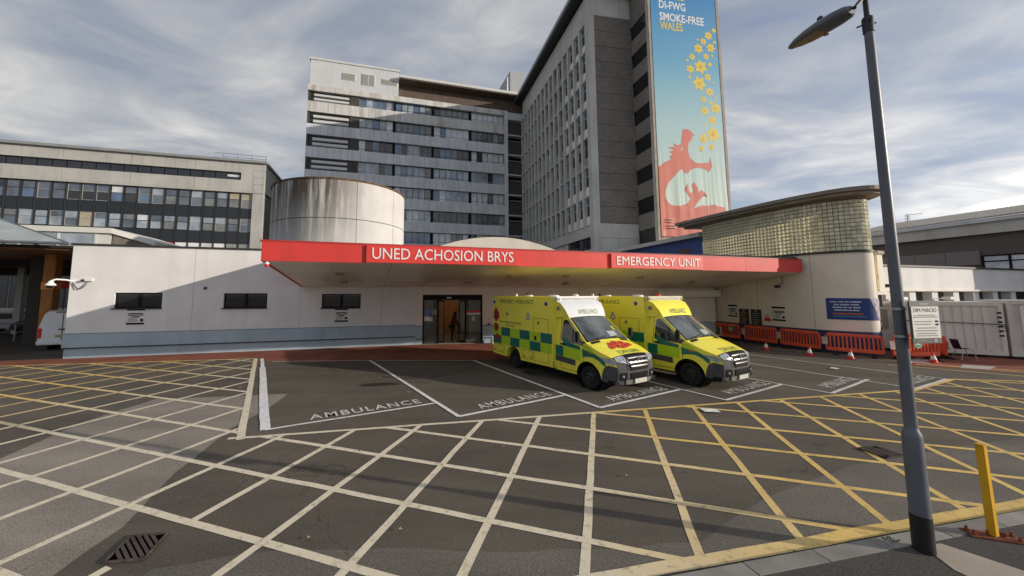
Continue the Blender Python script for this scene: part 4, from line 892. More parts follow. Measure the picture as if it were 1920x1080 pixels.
# boarded clerestory under the roof overhang
for k in range(18): MB().box(13.8+k*1.2,0.9,35.1,13.8+k*1.2+1.19,1.2,37.75).build('boarding', BROWN, wg)
MB().box(13.8,-0.85,37.75,WL+4.5,9,37.95).build('roof_soffit', BROWN, wg); MB().box(13.8,-0.95,37.95,WL+3.6,9,38.40).build('roof_edge', ROOFW, wg)
MB().box(WL+1.9,2,38.4,WL+4.6,9,44.2).build('rooftop_plant', mat('grey_plant_cladding',(0.36,0.37,0.38),.6,.06,.6), wg); MB().tube([(WL+1.3,2,38.4),(WL+1.3,2,42.8)], .14, 8).build('flue', METAL, wg)
MB().box(WL-1.6,3.5,38.4,WL-1.2,5,40.0).build('rooftop_box', LOUVREG, wg)

# ================================================================== HOSPITAL TOWER
TD = Vector((0.174,-0.985)).normalized(); ta = math.degrees(atan2(TD.y,TD.x)); TI = Vector((8.6,62.6)); TL = 24.45
tw = thing('hospital_tower', 'tall concrete hospital block with gridded windows and dark stone end wall', 'building', (TI.x,TI.y,0), ta)
# local frame: x runs towards the yard along the window side, y to the left of that = away from the visible side is +y... outward is -y
E_ = 9.1
OUT = -1 if Vector((-TD.y,TD.x)).x > 0 else 1      # outward (towards -x world) in local y
def tb(m, x0, y0, z0, x1, y1, z1):                   # y measured inwards from the window face
    ya, yb = (y0, y1) if OUT < 0 else (-y1, -y0); return m.box(x0, ya, z0, x1, yb, z1)
tb(MB(), 0,0.55,0,TL-.3,E_,36.9).build('core', CONCL, tw)
CW = 1.63; NC = 15; RT = [33.95-3.39*k for k in range(7)]
x_of = lambda c: TL-0.55-(c+1)*CW
tb(MB(), 0,0.0,33.98,TL-.76,0.55,36.9).build('parapet_wall', CONCL, tw)
tb(MB(), 0,0.0,8.95,TL-.76,0.55,10.15).build('base_band', CONCL, tw)
tb(MB(), 0,0.02,0,TL-.76,0.55,7.6).build('base_wall', CONCL, tw)
for c in range(NC+1):
    xx = TL-0.55-c*CW; tb(MB(), xx-.2,-0.07,10.15,xx+.2,0.5,33.98).build('pier', CONCL, tw)
fm = MB(); 
for q in [(0,.0,1.23,.06),(0,2.06,1.23,2.12),(0,.06,.06,2.06),(1.17,.06,1.23,2.06),(.06,1.26,1.17,1.32)]: tb(fm, q[0],.24,q[1],q[2],.32,q[3])
fme_w = fm.mesh('window_frame', ROOFW); fme_g = fm.mesh('window_frame', mat('weathered_frame',(0.22,0.225,0.215),0.6))
up = {}; lo = {}
for nm in ('sky_painted_blue_glass','dark_glass','window_with_grey_curtain','sky_painted_pale_glass'):
    up[nm] = tb(MB(), .06,.27,1.32,1.17,.29,2.06).mesh('pane', MATS[nm]); lo[nm] = tb(MB(), .06,.27,.06,1.17,.29,1.26).mesh('pane', MATS[nm])
spw = tb(MB(), 0,.2,0,1.23,.3,.95).mesh('spandrel_panel', SPWHITE); spg = tb(MB(), 0,.2,0,1.23,.3,.95).mesh('spandrel_panel', SPGREY)
cap = tb(MB(), 0,-.02,0,1.23,.5,.17).mesh('lintel', CONCL)
BLUEPANEL = mat('blue_transom', (0.03,0.11,0.20), 0.15, 0.15, 2, spec=.7); upb = tb(MB(), .06,.26,1.32,1.17,.28,2.06).mesh('pane', BLUEPANEL)
for r_, zt in enumerate(RT):
    for c in range(NC):
        xx = x_of(c)+.2; new = (c < 4 and r_ not in (0,4)) or (r_ == 0 and c < 4)
        if c == 3 and r_ == 0: new = False
        put('lintel', cap, tw, T(xx,0,zt-.14))
        f = put('window', fme_w if new else fme_g, tw, T(xx,0,zt-2.30))
        put('pane', upb if new else up[random.choice(['dark_glass','window_with_grey_curtain','sky_painted_pale_glass'])], f); put('pane', lo['dark_glass' if new else random.choice(['dark_glass','window_with_grey_curtain','sky_painted_pale_glass'])], f)
        put('spandrel_panel', spw if new else spg, tw, T(xx,0,zt-3.25))
# ground-floor window strip near the corner
gw = tb(MB(), TL-7,.2,7.6,TL-.8,.3,8.95).build('window_strip', BLACKM, tw)
for k in range(6): tb(MB(), TL-7+k*1.03+.07,.15,7.7,TL-7+(k+1)*1.03-.07,.2,8.85).build('pane', GLASS, gw)
tb(MB(), 0,.2,7.6,TL-7,.5,8.95).build('base_wall', CONCL, tw)
# roof slab with a dark overhang
tb(MB(), -3,-1.1,37.15,TL+1.2,E_+3,37.45).build('roof_soffit', DARKTRIM, tw); tb(MB(), -3,-1.25,37.45,TL+1.3,E_+3,37.95).build('roof_edge', mat('grey_roof_edge',(0.30,0.31,0.32),0.4,0.05,1), tw); tb(MB(), 0,.2,36.9,TL,E_,37.15).build('roof_gap', BLACKM, tw)
# end wall: corner column and thirteen aggregate panels
tb(MB(), TL-.76,-0.05,0,TL,.75,36.9).build('corner_column', CONCL, tw)
EW = 5.30
tb(MB(), TL-.3,.75,0,TL-.02,EW,10.35).build('end_base', CONCL, tw); tb(MB(), TL-.3,.75,34.45,TL-.02,EW,36.9).build('end_parapet', CONCL, tw); tb(MB(), TL-.02,.75,8.75,TL+.04,EW,8.9).build('string_course', CONCL, tw)
for k in range(13):
    z0 = 10.37+k*1.852; tb(MB(), TL-.3,.77,z0+.02,TL+.02,EW-.01,z0+1.832).build('aggregate_panel', AGG, tw)
tb(MB(), TL-.32,.75,10.35,TL-.05,EW,34.45).build('joint_backing', BLACKM, tw)
# stair block stepping forward, with slit windows and the banner
SX = TL+3.05; SW = 8.75
tb(MB(), TL-.3,EW+.3,0,SX-.25,EW+SW,40.4).build('stair_core', CONCL, tw)
sz = [33.3-3.39*k for k in range(8)]
for k, z in enumerate(sz):                             # z: top of each dark slit
    tb(MB(), TL+.03,EW+.1,z-1.6,SX-.3,EW+.3,z).build('slit_window', GLASS, tw)
    tb(MB(), TL+.03,EW+.06,z-1.66,SX-.3,EW+.3,z-1.6).build('slit_sill', mat('slit_sill_glazing',(0.05,0.06,0.06),0.3), tw)
    tb(MB(), TL+.03,EW,z-3.39+.01,SX-.3,EW+.29,z-1.67).build('aggregate_panel', AGG2, tw)
tb(MB(), TL+.03,EW,33.31,SX-.3,EW+.29,40.4).build('aggregate_panel', AGG2, tw)
tb(MB(), TL+.03,EW,0,SX-.3,EW+.29,7.9).build('stair_base', BLUEW, tw); tb(MB(), TL+.03,EW-.005,7.9,SX-.3,EW+.29,33.3-7*3.39-1.67+.0).build('stair_band', CONCL, tw)
tb(MB(), SX-.3,EW-.03,0,SX,EW+.3,40.4).build('corner_column', CONCL, tw)
tb(MB(), SX-.25,EW+.3,0,SX-.02,EW+SW,40.4).build('front_wall', STONE, tw)
tb(MB(), SX-.02,EW-.02,0,SX+.12,EW+.24,40.4).build('edge_strip', STONE, tw); tb(MB(), SX-.02,EW+SW-.30,0,SX+.12,EW+SW,40.4).build('edge_strip', STONE, tw)
tb(MB(), SX+.0,EW+.24,0,SX+.05,EW+.34,40.4).build('shadow_strip', BLACKM, tw)
# ------------------------------------------------------------------ the banner (its own frame on the front of the stair block)
Rm = Matrix.Rotation(R(ta),4,'Z')
bo = Vector((TI.x,TI.y,0)) + (Rm @ Vector((SX+.06, (EW+.34) if OUT < 0 else -(EW+.34), 0)))
BW = SW-.34-.32; BZ0, BZ1 = 8.55, 40.0
ban = thing('campaign_banner', 'huge blue building banner with red dragon and yellow daffodils', 'banner', (bo.x,bo.y,0), ta+90)
BSKY = mat('banner_sky_print', (0.2,0.45,0.6), 0.6, 0.03, 1); t_ = BSKY.node_tree; L = t_.links.new; b_ = t_.nodes['Principled BSDF']
geo = [n for n in t_.nodes if n.type == 'NEW_GEOMETRY'][0]; sp = N(t_, 'ShaderNodeSeparateXYZ'); L(geo.outputs['Position'], sp.inputs[0])
mr = N(t_, 'ShaderNodeMapRange'); L(sp.outputs[2], mr.inputs[0]); mr.inputs[1].default_value = 12; mr.inputs[2].default_value = 35
rp = N(t_, 'ShaderNodeValToRGB'); L(mr.outputs[0], rp.inputs[0]); e = rp.color_ramp.elements
e[0].position = 0; e[0].color = (0.55,0.66,0.58,1); e[1].position = 1; e[1].color = (0.04,0.235,0.52,1); x = e.new(.38); x.color = (0.37,0.56,0.60,1); x = e.new(.68); x.color = (0.13,0.38,0.58,1); L(rp.outputs[0], b_.inputs['Base Color'])
def fold(x, z):  # the cloth hangs in folds towards its foot
    a = max(0, min(1, (19-z)/9)); return -0.03-0.05*a*(0.5+0.5*sin(x*4.3+sin(x*1.3+z*.15)*2.6))*(.4+.6*abs(sin(x*.55+1)))-.018*a*sin(x*9+sin(x*2.1)*3+z*.3)
nx = 60; zs = [BZ0+(BZ1-BZ0)*i/50 for i in range(51)]
MB().grid([[(BW*i/nx, fold(BW*i/nx, z), z) for i in range(nx+1)] for z in zs]).build('banner_cloth', BSKY, ban, smooth=True)
def flat_poly(pts, mth, name, off, step=0.25):
    """a flat print shape laid on the folded cloth"""
    bm = bmesh.new(); vs = [bm.verts.new((p[0],0,p[1])) for p in pts]
    tri = tessellate_polygon([[Vector((p[0],p[1],0)) for p in pts]])
    for t in tri:
        try: bm.faces.new([vs[i] for i in t])
        except Exception: pass
    x0 = min(p[0] for p in pts); x1 = max(p[0] for p in pts); z0 = min(p[1] for p in pts); z1 = max(p[1] for p in pts)
    if step:
        for ax, a, b in (((1,0,0),x0,x1),((0,0,1),z0,z1)):
            s = step if ax[0] else step*4; n = int((b-a)/s)
            for i in range(1, n+1):
                c = (a+i*s, 0, 0) if ax[0] else (0,0,a+i*s)
                bmesh.ops.bisect_plane(bm, geom=bm.verts[:]+bm.edges[:]+bm.faces[:], plane_co=c, plane_no=ax)
    bmesh.ops.recalc_face_normals(bm, faces=bm.faces)
    for v in bm.verts: v.co.y = fold(v.co.x, v.co.z)-off
    me = bpy.data.meshes.new(name); bm.to_mesh(me); bm.free(); me.materials.append(mth); me.polygons.foreach_set('use_smooth', [True]*len(me.polygons)); put(name, me, ban)
DRAG = mat('banner_red_print', (0.60,0.17,0.125), 0.6, 0.05, 1)
dr_out = [(-0.04, 15.85), (0.41, 15.96), (0.55, 16.21), (1.16, 16.53), (1.54, 16.68), (1.39, 17.06), (1.8, 17.27), (1.34, 17.51), (1.96, 17.71), (1.21, 18.0), (2.11, 18.07), (1.87, 18.47), (2.46, 18.26), (2.86, 18.49), (2.91, 19.02), (3.13, 20.05), (3.52, 20.16), (3.99, 20.0), (4.54, 19.45), (4.05, 19.48), (4.31, 19.12), (3.94, 19.16), (4.05, 18.85), (3.78, 18.77), (3.69, 18.45), (3.58, 17.7), (3.8, 16.97), (4.39, 16.54), (5.07, 16.46), (5.28, 16.57), (5.37, 16.48), (5.6, 16.64), (5.76, 16.48), (5.97, 16.68), (6.1, 16.5), (6.23, 17.26), (6.32, 16.64), (6.44, 16.27), (6.2, 15.82), (5.97, 15.62), (5.45, 15.9), (4.76, 15.98), (4.21, 15.89), (3.65, 15.61), (3.42, 15.23), (3.23, 15.46), (3.09, 15.21), (2.91, 15.63), (2.6, 15.69), (1.94, 15.02), (1.17, 14.25), (0.7, 13.39), (0.62, 12.67), (0.92, 12.09), (1.42, 11.81), (2.35, 11.79), (3.16, 12.06), (3.6, 12.57), (3.35, 12.92), (3.04, 13.32), (3.0, 13.75), (3.36, 14.25), (3.44, 13.34), (3.84, 13.18), (3.95, 13.55), (3.8, 14.03), (4.11, 14.41), (4.49, 13.82), (4.56, 13.28), (4.95, 13.63), (5.4, 13.28), (5.62, 12.84), (5.25, 13.01), (4.82, 12.68), (4.24, 12.11), (3.91, 11.59), (5.18, 12.03), (5.28, 11.89), (6.45, 12.11), (6.55, 11.97), (7.65, 11.83), (7.55, 8.6), (-0.42, 8.39)]
flat_poly([(max(0.0,min(BW,p[0])),max(BZ0,p[1])) for p in dr_out], DRAG, 'dragon_print', 0.012)
flat_poly([(2.66, 17.64), (2.82, 18.02), (2.93, 18.21), (2.98, 17.91), (2.8, 17.71)], BSKY, 'dragon_eye', 0.02, 0)
YST = mat('daffodil_print', (0.72,0.56,0.09), 0.6, 0.05, 2); YOR = mat('daffodil_centre_print', (0.66,0.38,0.06), 0.6, 0.05, 2)
def daff(x, z, r, a=0.0):
    pts = []
    for k in range(12):
        t = a+2*pi*k/12; q = r if k % 2 == 0 else r*.58; pts.append((min(x+q*cos(t),BW-.02), z+q*sin(t)))
    flat_poly(pts, YST, 'daffodil_print', 0.008, 0)
    if r > .35: flat_poly([(min(x+r*.27*cos(2*pi*k/10),BW-.02), z+r*.27*sin(2*pi*k/10)) for k in range(10)], YOR, 'daffodil_centre', 0.012, 0)
for i, (x, z, r) in enumerate([(7.7, 31.82, 0.34), (6.96, 31.11, 0.57), (6.28, 30.35, 0.47), (5.58, 30.48, 0.16), (7.69, 30.42, 0.23), (5.6, 29.46, 0.66), (7.16, 29.71, 0.61), (4.76, 28.4, 0.44), (6.49, 28.61, 0.44), (4.14, 27.9, 0.2), (7.3, 28.79, 0.2), (4.44, 26.95, 0.57), (5.75, 27.34, 0.9), (6.91, 27.75, 0.33), (4.3, 26.02, 0.22), (6.53, 26.23, 0.49), (5.45, 25.41, 0.92), (7.21, 25.65, 0.16), (6.66, 24.59, 0.57), (5.86, 23.65, 0.38), (6.72, 23.38, 0.3), (7.41, 23.93, 0.21), (7.3, 22.76, 0.7), (5.92, 22.37, 0.56), (6.79, 21.38, 0.59), (5.88, 20.85, 0.18), (6.79, 19.79, 0.96), (5.54, 19.22, 0.61), (5.21, 18.12, 0.39), (6.47, 18.37, 0.42)]): daff(x, z, r, 0.13+0.31*i)
for s, z, x0, x1, m in [('CYMRU',34.78,1.02,4.2,YST),('DI-FWG',33.60,1.02,4.26,LETTER),('SMOKE-FREE',32.22,1.02,6.5,LETTER),('WALES',31.18,1.02,3.79,YST)]:
    tm = text_mb(s, 1.2, 0.0, 0.022); a_ = min(v[0] for v in tm.v); b2 = max(v[0] for v in tm.v); hh = max(v[2] for v in tm.v)
    moved(tm, lambda v: Vector((x0+(v.x-a_)*(x1-x0)/(b2-a_), -0.037, z+v.z*0.90/hh))).build('banner_lettering', m, ban)
for x0, x1, z in [(.69,1.53,10.3),(.69,1.4,10.05),(.78,1.88,9.66),(.78,1.8,9.42)]: MB().box(x0,-.21,z,x1,-.2,z+.10).build('small_print', mat('pale_pink_print',(0.60,0.36,0.30),0.6), ban)
MB().lathe([(.38,-.215),(.5,-.215),(.5,-.2)], 20, 'y', (3.23,0,9.91)).build('round_emblem', mat('pale_pink_print',(0.60,0.36,0.30)), ban)
# ================================================================== LEFT GLAZED BLOCK
lb_ = thing('glazed_office_block', 'pale concrete block with dark curtain wall windows at the edge of the yard', 'building', (-50.82-.966*12,42.67-.259*12,0), 15.0)
BLn2 = 34.75; GX1 = 33.4   # right end of glazing; local s = photo s + 12
MB().box(0,.7,0,BLn2-.3,16,20.3).build('core', DARKTRIM, lb_)
for i in range(5):
    a, b = (GX1+.02-(i+1)*6.9, GX1+.02-i*6.9)
    if b < 1: break
    a = max(a, 0)
    MB().box(a+.02,0,19.05,b-.02,.6,20.45).build('concrete_panel', CONCM, lb_); MB().box(a+.02,0,16.55,b-.02,.6,18.0).build('concrete_panel', CONCM, lb_)
MB().box(0,-.06,15.95 if False else 16.28,BLn2-.02,.7,16.52).build('ledge', CONCM, lb_)
sw = MB().box(0,.35,18.0,GX1-1.5,.5,19.05).build('window_strip', BLACKM, lb_)
for i in range(22): MB().box(i*1.44+.05,.30,18.08,(i+1)*1.44-.05,.35,18.97).build('pane', GLASS, sw)
MB().box(GX1-3.2,.27,18.45,GX1-1.75,.3,18.75).build('pane', BLIND, sw)
MB().box(GX1-1.5,0,18.0,GX1,.6,19.05).build('concrete_panel', CONCM, lb_)
for k in range(4): MB().box(GX1+.02,0,16.54+k*.98,BLn2,.6,16.54+k*.98+.95).build('corner_panel', CONCM, lb_)
MB().box(GX1,0.02,0,BLn2,.7,16.26).build('corner_pier', CONCM, lb_)
MB().box(-1,-.35,20.45,BLn2+.25,16,20.78).build('roof_edge', mat('weathered_lead_edge',(0.27,0.275,0.27),0.5,0.1,1), lb_)
MB().box(0,.45,0,GX1,.6,16.28).build('curtain_wall_backing', BLACKM, lb_)
PITCH = 1.44; ncol = 23
rows_ = [(14.2,16.25),(10.95,12.75)]
for c in range(ncol):
    x1 = GX1-c*PITCH; x0 = x1-PITCH
    MB().box(x1-.06,.18,0,x1+.0,.45,16.28).build('mullion', DARKTRIM, lb_)
    for ri, (z0, z1) in enumerate(rows_):
        zm = (z0+z1)/2+.12
        fr = MB()
        for q in [(x0+.04,z0,x1-.1,z0+.06),(x0+.04,z1-.06,x1-.1,z1),(x0+.04,z0+.06,x0+.11,z1-.06),(x1-.16,z0+.06,x1-.1,z1-.06),(x0+.11,zm-.035,x1-.16,zm+.035)]: fr.box(q[0],.28,q[1],q[2],.36,q[3])
        f = fr.build('window', mat('aluminium_frame',(0.33,0.33,0.31),0.45,0.08,3) if random.random() < .5 else DARKTRIM, lb_)
        if ri == 0: ms = random.choice([(GLASS_S,GLASS_B),(GLASS_B,GLASS_S),(BLIND,GLASS_B),(GLASS_S,GLASS_S),(GLASS,GLASS_B),(GLASS_S,GLASS)]) if c > 7 else random.choice([(GLASS_S,GLASS_S),(GLASS_C,GLASS_S),(GLASS_S,CURTAIN)])
        else: ms = random.choice([(GLASS_C,GLASS_C),(GLASS_C,CURTAIN),(GLASS_S,GLASS_C),(CURTAIN,GLASS_S),(BLIND,GLASS_C) if c < 9 else (GLASS_C,GLASS_S),(BLIND_Y,BLIND_Y) if c % 5 == 2 else (GLASS_C,GLASS_C)])
        if ri == 0 and c in (0,1): ms = (BLIND_Y,CURTAIN)
        MB().box(x0+.11,.31,zm+.035,x1-.16,.33,z1-.06).build('pane', ms[0], f); MB().box(x0+.11,.31,z0+.06,x1-.16,.33,zm-.035).build('pane', ms[1], f)
    for z0, z1 in ((12.78,14.17),(9.35,10.92),(0,8.6)): MB().box(x0+.03,.30,z0,x1-.09,.44,z1).build('spandrel_panel', mat('near_black_spandrel',(0.018,0.022,0.026),0.25,0.15,1.5,spec=.5), lb_)
    MB().box(x0+.05,.28,8.65,x1-.12,.4,9.3).build('sill_panel', random.choice([BLIND,SPWHITE,SPGREY]) if c != 6 else RED, lb_)
# receding side with stacked panels
for k in range(5):
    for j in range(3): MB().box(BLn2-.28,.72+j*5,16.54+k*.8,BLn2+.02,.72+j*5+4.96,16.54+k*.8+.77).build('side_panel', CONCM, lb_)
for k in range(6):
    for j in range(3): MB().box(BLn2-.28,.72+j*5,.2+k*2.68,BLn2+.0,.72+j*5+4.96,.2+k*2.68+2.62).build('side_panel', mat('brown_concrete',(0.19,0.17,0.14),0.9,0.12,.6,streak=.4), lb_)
# thin guard rail on the roof corner
rl = thing('roof_guard_rail', 'thin metal guard rail on the corner of the glazed block roof', 'railing', (-50.82+.966*17.4,42.67+.259*17.4,20.78), 15)
for i in range(4): MB().tube([(i*1.75,.6,0),(i*1.75,.6,.95)], .03, 6).build('rail_post', GREYP, rl)
MB().tube([(-1.0,.6,.95),(5.3,.6,.95)], .03, 6).build('top_rail', GREYP, rl); MB().tube([(0,.6,.5),(5.3,.6,.5)], .025, 6).build('mid_rail', GREYP, rl)

# ================================================================== PORCH ROOF and what stands under it, left of the white wall
po = thing('drop_off_porch', 'low porch with timber soffit and glazed roof left of the white wall', 'porch', (-19.3,17.2,0), 16.25)
# local x runs left (negative), y away
for i in range(12): MB().box(-24+i*2,0.0+.012,4.90,-24+(i+1)*2-.02,13,4.97).build('soffit_board', WOOD, po)
MB().box(-24.2,-.12,4.98,0.9,13.3,5.10).build('porch_beam', COLD, po); MB().box(-24,12.2,4.1,.9,12.8,4.89).build('rear_beam', COLD, po); MB().box(-24,7.6,4.45,.9,7.9,4.89).build('middle_beam', COLD, po)
hipy = lambda x: -0.9+min(.767*max(0.0, .4-x), 5.2); hipz = lambda x: 5.16+min(.767*max(0.0, .4-x), 5.2)*.385
for i in range(18):
    xa, xb = .4-i*1.2-.02, .4-(i+1)*1.2+.02
    vs = [(xa,-.9,5.16),(xb,-.9,5.16),(xb,hipy(xb),hipz(xb)),(xa,hipy(xa)+.001,hipz(xa))]
    MB().add(vs+[(v[0],v[1],v[2]+.03) for v in vs],[(3,2,1,0),(4,5,6,7),(0,1,5,4),(1,2,6,5),(2,3,7,6),(3,0,4,7)]).build('roof_glass', ROOFGL, po)
    MB().tube([(xb,-.95,5.14),(xb,hipy(xb),hipz(xb)-.02)], .04, 6).build('rafter', GREYP, po); MB().tube([(xb,-.6,5.05),(xb-1.0,hipy(xb)*.5,hipz(xb)-.25)], .025, 6).build('brace', GREYP, po)
MB().tube([(.45,-.95,5.14),(-6.5,hipy(-6.5),hipz(-6.5)),(-22,4.3,7.16)], .06, 8).build('hip_beam', GREYP, po); MB().tube([(-22,-.95,5.12),(.5,-.95,5.12)], .07, 8).build('gutter', GREYP, po)
ob = thing('white_link_block', 'low white flat roofed link block behind the glazed porch roof', 'building', (-27,27.0,0), 15)
MB().box(-16,0.05,5.3,-.3,6,7.28).build('wall', PORCHW, ob); MB().box(-16,-.15,7.29,-.2,6,7.68).build('roof_band', PORCHW, ob)
MB().add([(-.2,-.15,7.29),(2.3,.4,6.5),(2.3,6,6.5),(-.2,6,7.29),(-.2,-.15,7.68),(2.3,.4,6.85),(2.3,6,6.85),(-.2,6,7.68)],[(3,2,1,0),(4,5,6,7),(0,1,5,4),(1,2,6,5),(2,3,7,6),(3,0,4,7)]).build('roof_fall', PORCHW, ob)
MB().add([(-.2,.05,5.3),(2.2,.5,5.3),(2.2,.5,6.48),(-.2,.05,7.26)],[(0,1,2,3)]).build('side_wall', mat('brown_concrete',(0.19,0.17,0.14)), ob)
for i in range(7):
    w = MB().box(-16.5+i*2.2,-.02,6.2,-16.5+i*2.2+2.1,.05,7.2).build('window', GLASS_C, ob); MB().box(-16.5+i*2.2+2.05,-.06,6.2,-16.5+i*2.2+2.2,-.021,7.2).build('window_mullion', PORCHW, w)
for x in (-15.5,-10.5,-5.5,-.6): MB().box(x-.18,.3,0,x+.18,.66,5.29).build('leg', CONCL, ob)
def column(x, y, m, w, label, band=None):
    t = thing('porch_column', label, 'column', (x,y,0), 16)
    MB().box(-w/2,-w/2,0,w/2,w/2,4.89).build('shaft', m, t, bevel=.02); MB().box(-w/2-.03,-w/2-.03,0,w/2+.03,w/2+.03,.25).build('column_foot', COLD, t)
    if band: MB().box(-w/2-.015,-w/2-.015,band[0],w/2+.015,w/2+.015,band[1]).build('painted_sun_patch', mat('painted_sunlit_orange',(0.72,0.27,0.04),0.4,0.08,4), t)  # patch of sun on the column, painted as an orange band
    return t
column(-22.0,18.9,COLO,.48,'orange stained timber column with a painted sunlit band beside the white van',(3.05,3.42)); column(-24.3,20.3,COLD,.6,'dark column left of the orange timber column'); column(-34,17.5,COLD,.5,'dark column at the outer end of the porch')
t = thing('red_hoarding_sign', 'long rounded red sign behind the dome camera', 'sign', (-21.0,20.0,3.1), 16); MB().box(-1.4,-.04,0,1.6,.04,.42).build('sign_panel', CONE_R, t, bevel=.03); MB().tube([(-1.2,.0,-3.1),(-1.2,0,.05)], .04, 6).build('sign_post', GREYP, t); MB().tube([(1.4,.0,-3.1),(1.4,0,.05)], .04, 6).build('sign_post', GREYP, t)
# white van, seen from behind
vn = thing('parked_van', 'white panel van seen from behind, half hidden by the white wall', 'van', (-20.75,18.5,0), 106)
def vring(x, w, z0, z1, tum): return [(x,-w,z0),(x,-w-.02,z0+.5),(x,-w,z0+.85),(x,-w+tum,z1-.14),(x,-w+tum+.16,z1),(x,w-tum-.16,z1),(x,w-tum,z1-.14),(x,w,z0+.85),(x,w+.02,z0+.5),(x,w,z0)]
m = MB(); vs = [vring(0.06,.90,.36,1.95,.16),vring(0.0,.92,.36,1.6,.10),vring(.25,.94,.34,2.02,.15),vring(3.2,.95,.34,2.04,.15),vring(3.9,.94,.34,1.6,.2),vring(4.8,.86,.34,1.1,.1)]
vs = [vring(.0,.92,.38,1.93,.17),vring(.12,.94,.34,2.0,.16),vring(3.2,.95,.34,2.04,.16),vring(3.9,.94,.34,1.62,.2),vring(4.75,.86,.34,1.12,.1)]
m.grid(vs); m.add(vs[0], [tuple(range(10))]); m.add(vs[-1], [tuple(range(10))[::-1]]); m.add([vs[0][0],vs[0][-1],vs[-1][-1],vs[-1][0]],[(0,1,2,3)])
m.build('body', AMBW, vn, smooth=True)
MB().box(-.12,-.93,.30,.05,.93,.52).build('rear_bumper', AMBW, vn, bevel=.04)
for s in (-1,1): MB().box(-.03,s*.93-.13 if s > 0 else -.95,.62,.12,.95 if s > 0 else -.80,1.12).build('tail_lamp', CONE_R, vn, bevel=.02)
MB().box(-.02,-.012,.52,-.005,.012,1.85).build('door_seam', DARKTRIM, vn); MB().box(-.05,-.13,1.02,-.01,.13,1.08).build('door_handle', INK, vn, bevel=.01); MB().box(-.022,-.26,.66,-.012,.26,.78).build('number_plate', mat('yellow_plate',(0.40,0.32,0.10),0.5), vn)
MB().box(-.02,-.3,1.88,-.005,.3,1.93).build('high_brake_lamp', INK, vn)
for s in (-1, 1):
    for x in (.85,3.9): MB().lathe([(0,-.1),(.2,-.1),(.33,-.1),(.34,-.06),(.34,.06),(.33,.1),(.2,.1),(0,.1)], 20, 'y', (x,s*.83,.34)).build('wheel', RUBBER, vn, smooth=True)
# far side of the porch: low wall, railings and a pale building in the light
t = thing('low_boundary_wall', 'pale low wall beyond the porch columns', 'wall', (-48,34,0), 12); 
for i in range(8): MB().box(i*4+.01,0,0,i*4+3.99,.3,1.25).build('wall_section', CONCL, t)
MB().box(-.1,-.05,1.26,32.1,.35,1.36).build('wall_coping', PORCHW, t)
t = thing('far_pale_building', 'pale building with window strips seen under the porch', 'building', (-78,42,0), 14)
MB().box(0,0.05,0,30,8,5.6).build('wall', CONCL, t)
for i in range(9): MB().box(i*3.2+.5,0,1.2,i*3.2+2.6,.05,2.6).build('window', GLASS_C, t); MB().box(i*3.2+.5,0,3.4,i*3.2+2.6,.05,4.8).build('window', GLASS_C, t)
hg = thing('clipped_hedge', 'dark green hedge in front of the far pale building', 'hedge', (-70,44,0), 12); random.seed(5)
hm = MB()
for i in range(2600):
    x, y, z = random.uniform(0,26), random.gauss(0,.45), random.uniform(0,1.9)+.25*sin(i*.7); a = random.uniform(0,6.28); r = random.uniform(.10,.22)
    hm.add([(x+r*cos(a),y+r*sin(a),z),(x-r*sin(a)*.6,y+r*cos(a)*.6,z+r*.5),(x-r*cos(a),y-r*sin(a),z+r*.2),(x+r*sin(a)*.6,y-r*cos(a)*.6,z-r*.3)],[(0,1,2,3)])
hm.build('foliage', mat('hedge_leaf',(0.05,0.085,0.03),.8,.4,2), hg)
t = thing('guard_railing', 'thin grey railing under the porch', 'railing', (-29.5,20.5,0), 30)
for i in range(5): MB().tube([(i*1.3,0,0),(i*1.3,0,1.05)], .03, 6).build('rail_post', METAL, t)
MB().tube([(0,0,1.05),(5.2,0,1.05)], .03, 6).build('top_rail', METAL, t); MB().tube([(0,0,.55),(5.2,0,.55)], .022, 6).build('mid_rail', METAL, t)
def hatchback(loc, rz, m, label):
    t = thing('parked_car', label, 'car', loc, rz)
    prof = [(-2.05,.35),(-2.1,.75),(-1.95,.98),(-1.35,1.42),(.15,1.46),(.95,1.0),(1.85,.82),(2.02,.55),(1.98,.3)]
    MB().xprism(prof, -.84, .84).build('body', m, t, bevel=.09)
    for s in (-1,1):
        MB().xprism([(-1.5,1.0),(-1.15,1.36),(.1,1.39),(.72,1.0)], s*.845-.006, s*.845+.006).build('side_window', GLASS, t)
        for x in (-1.28,1.3): MB().lathe([(0,-.1),(.19,-.1),(.31,-.1),(.31,.1),(.19,.1),(0,.1)], 18, 'y', (x,s*.76,.31)).build('wheel', RUBBER, t)
    MB().add([(.24,-.68,1.44),(.24,.68,1.44),(.93,.74,1.05),(.93,-.74,1.05)],[(0,1,2,3)]).build('windscreen', GLASS, t)
    return t
hatchback((-33.8,27.0,0), 20, mat('silver_car_paint',(0.36,0.37,0.38),0.3,0.03,2,metal=.4), 'silver car parked beyond the porch'); hatchback((-30.2,26.5,0), 200, mat('dark_car_paint',(0.025,0.028,0.035),0.25), 'dark car parked beyond the porch')

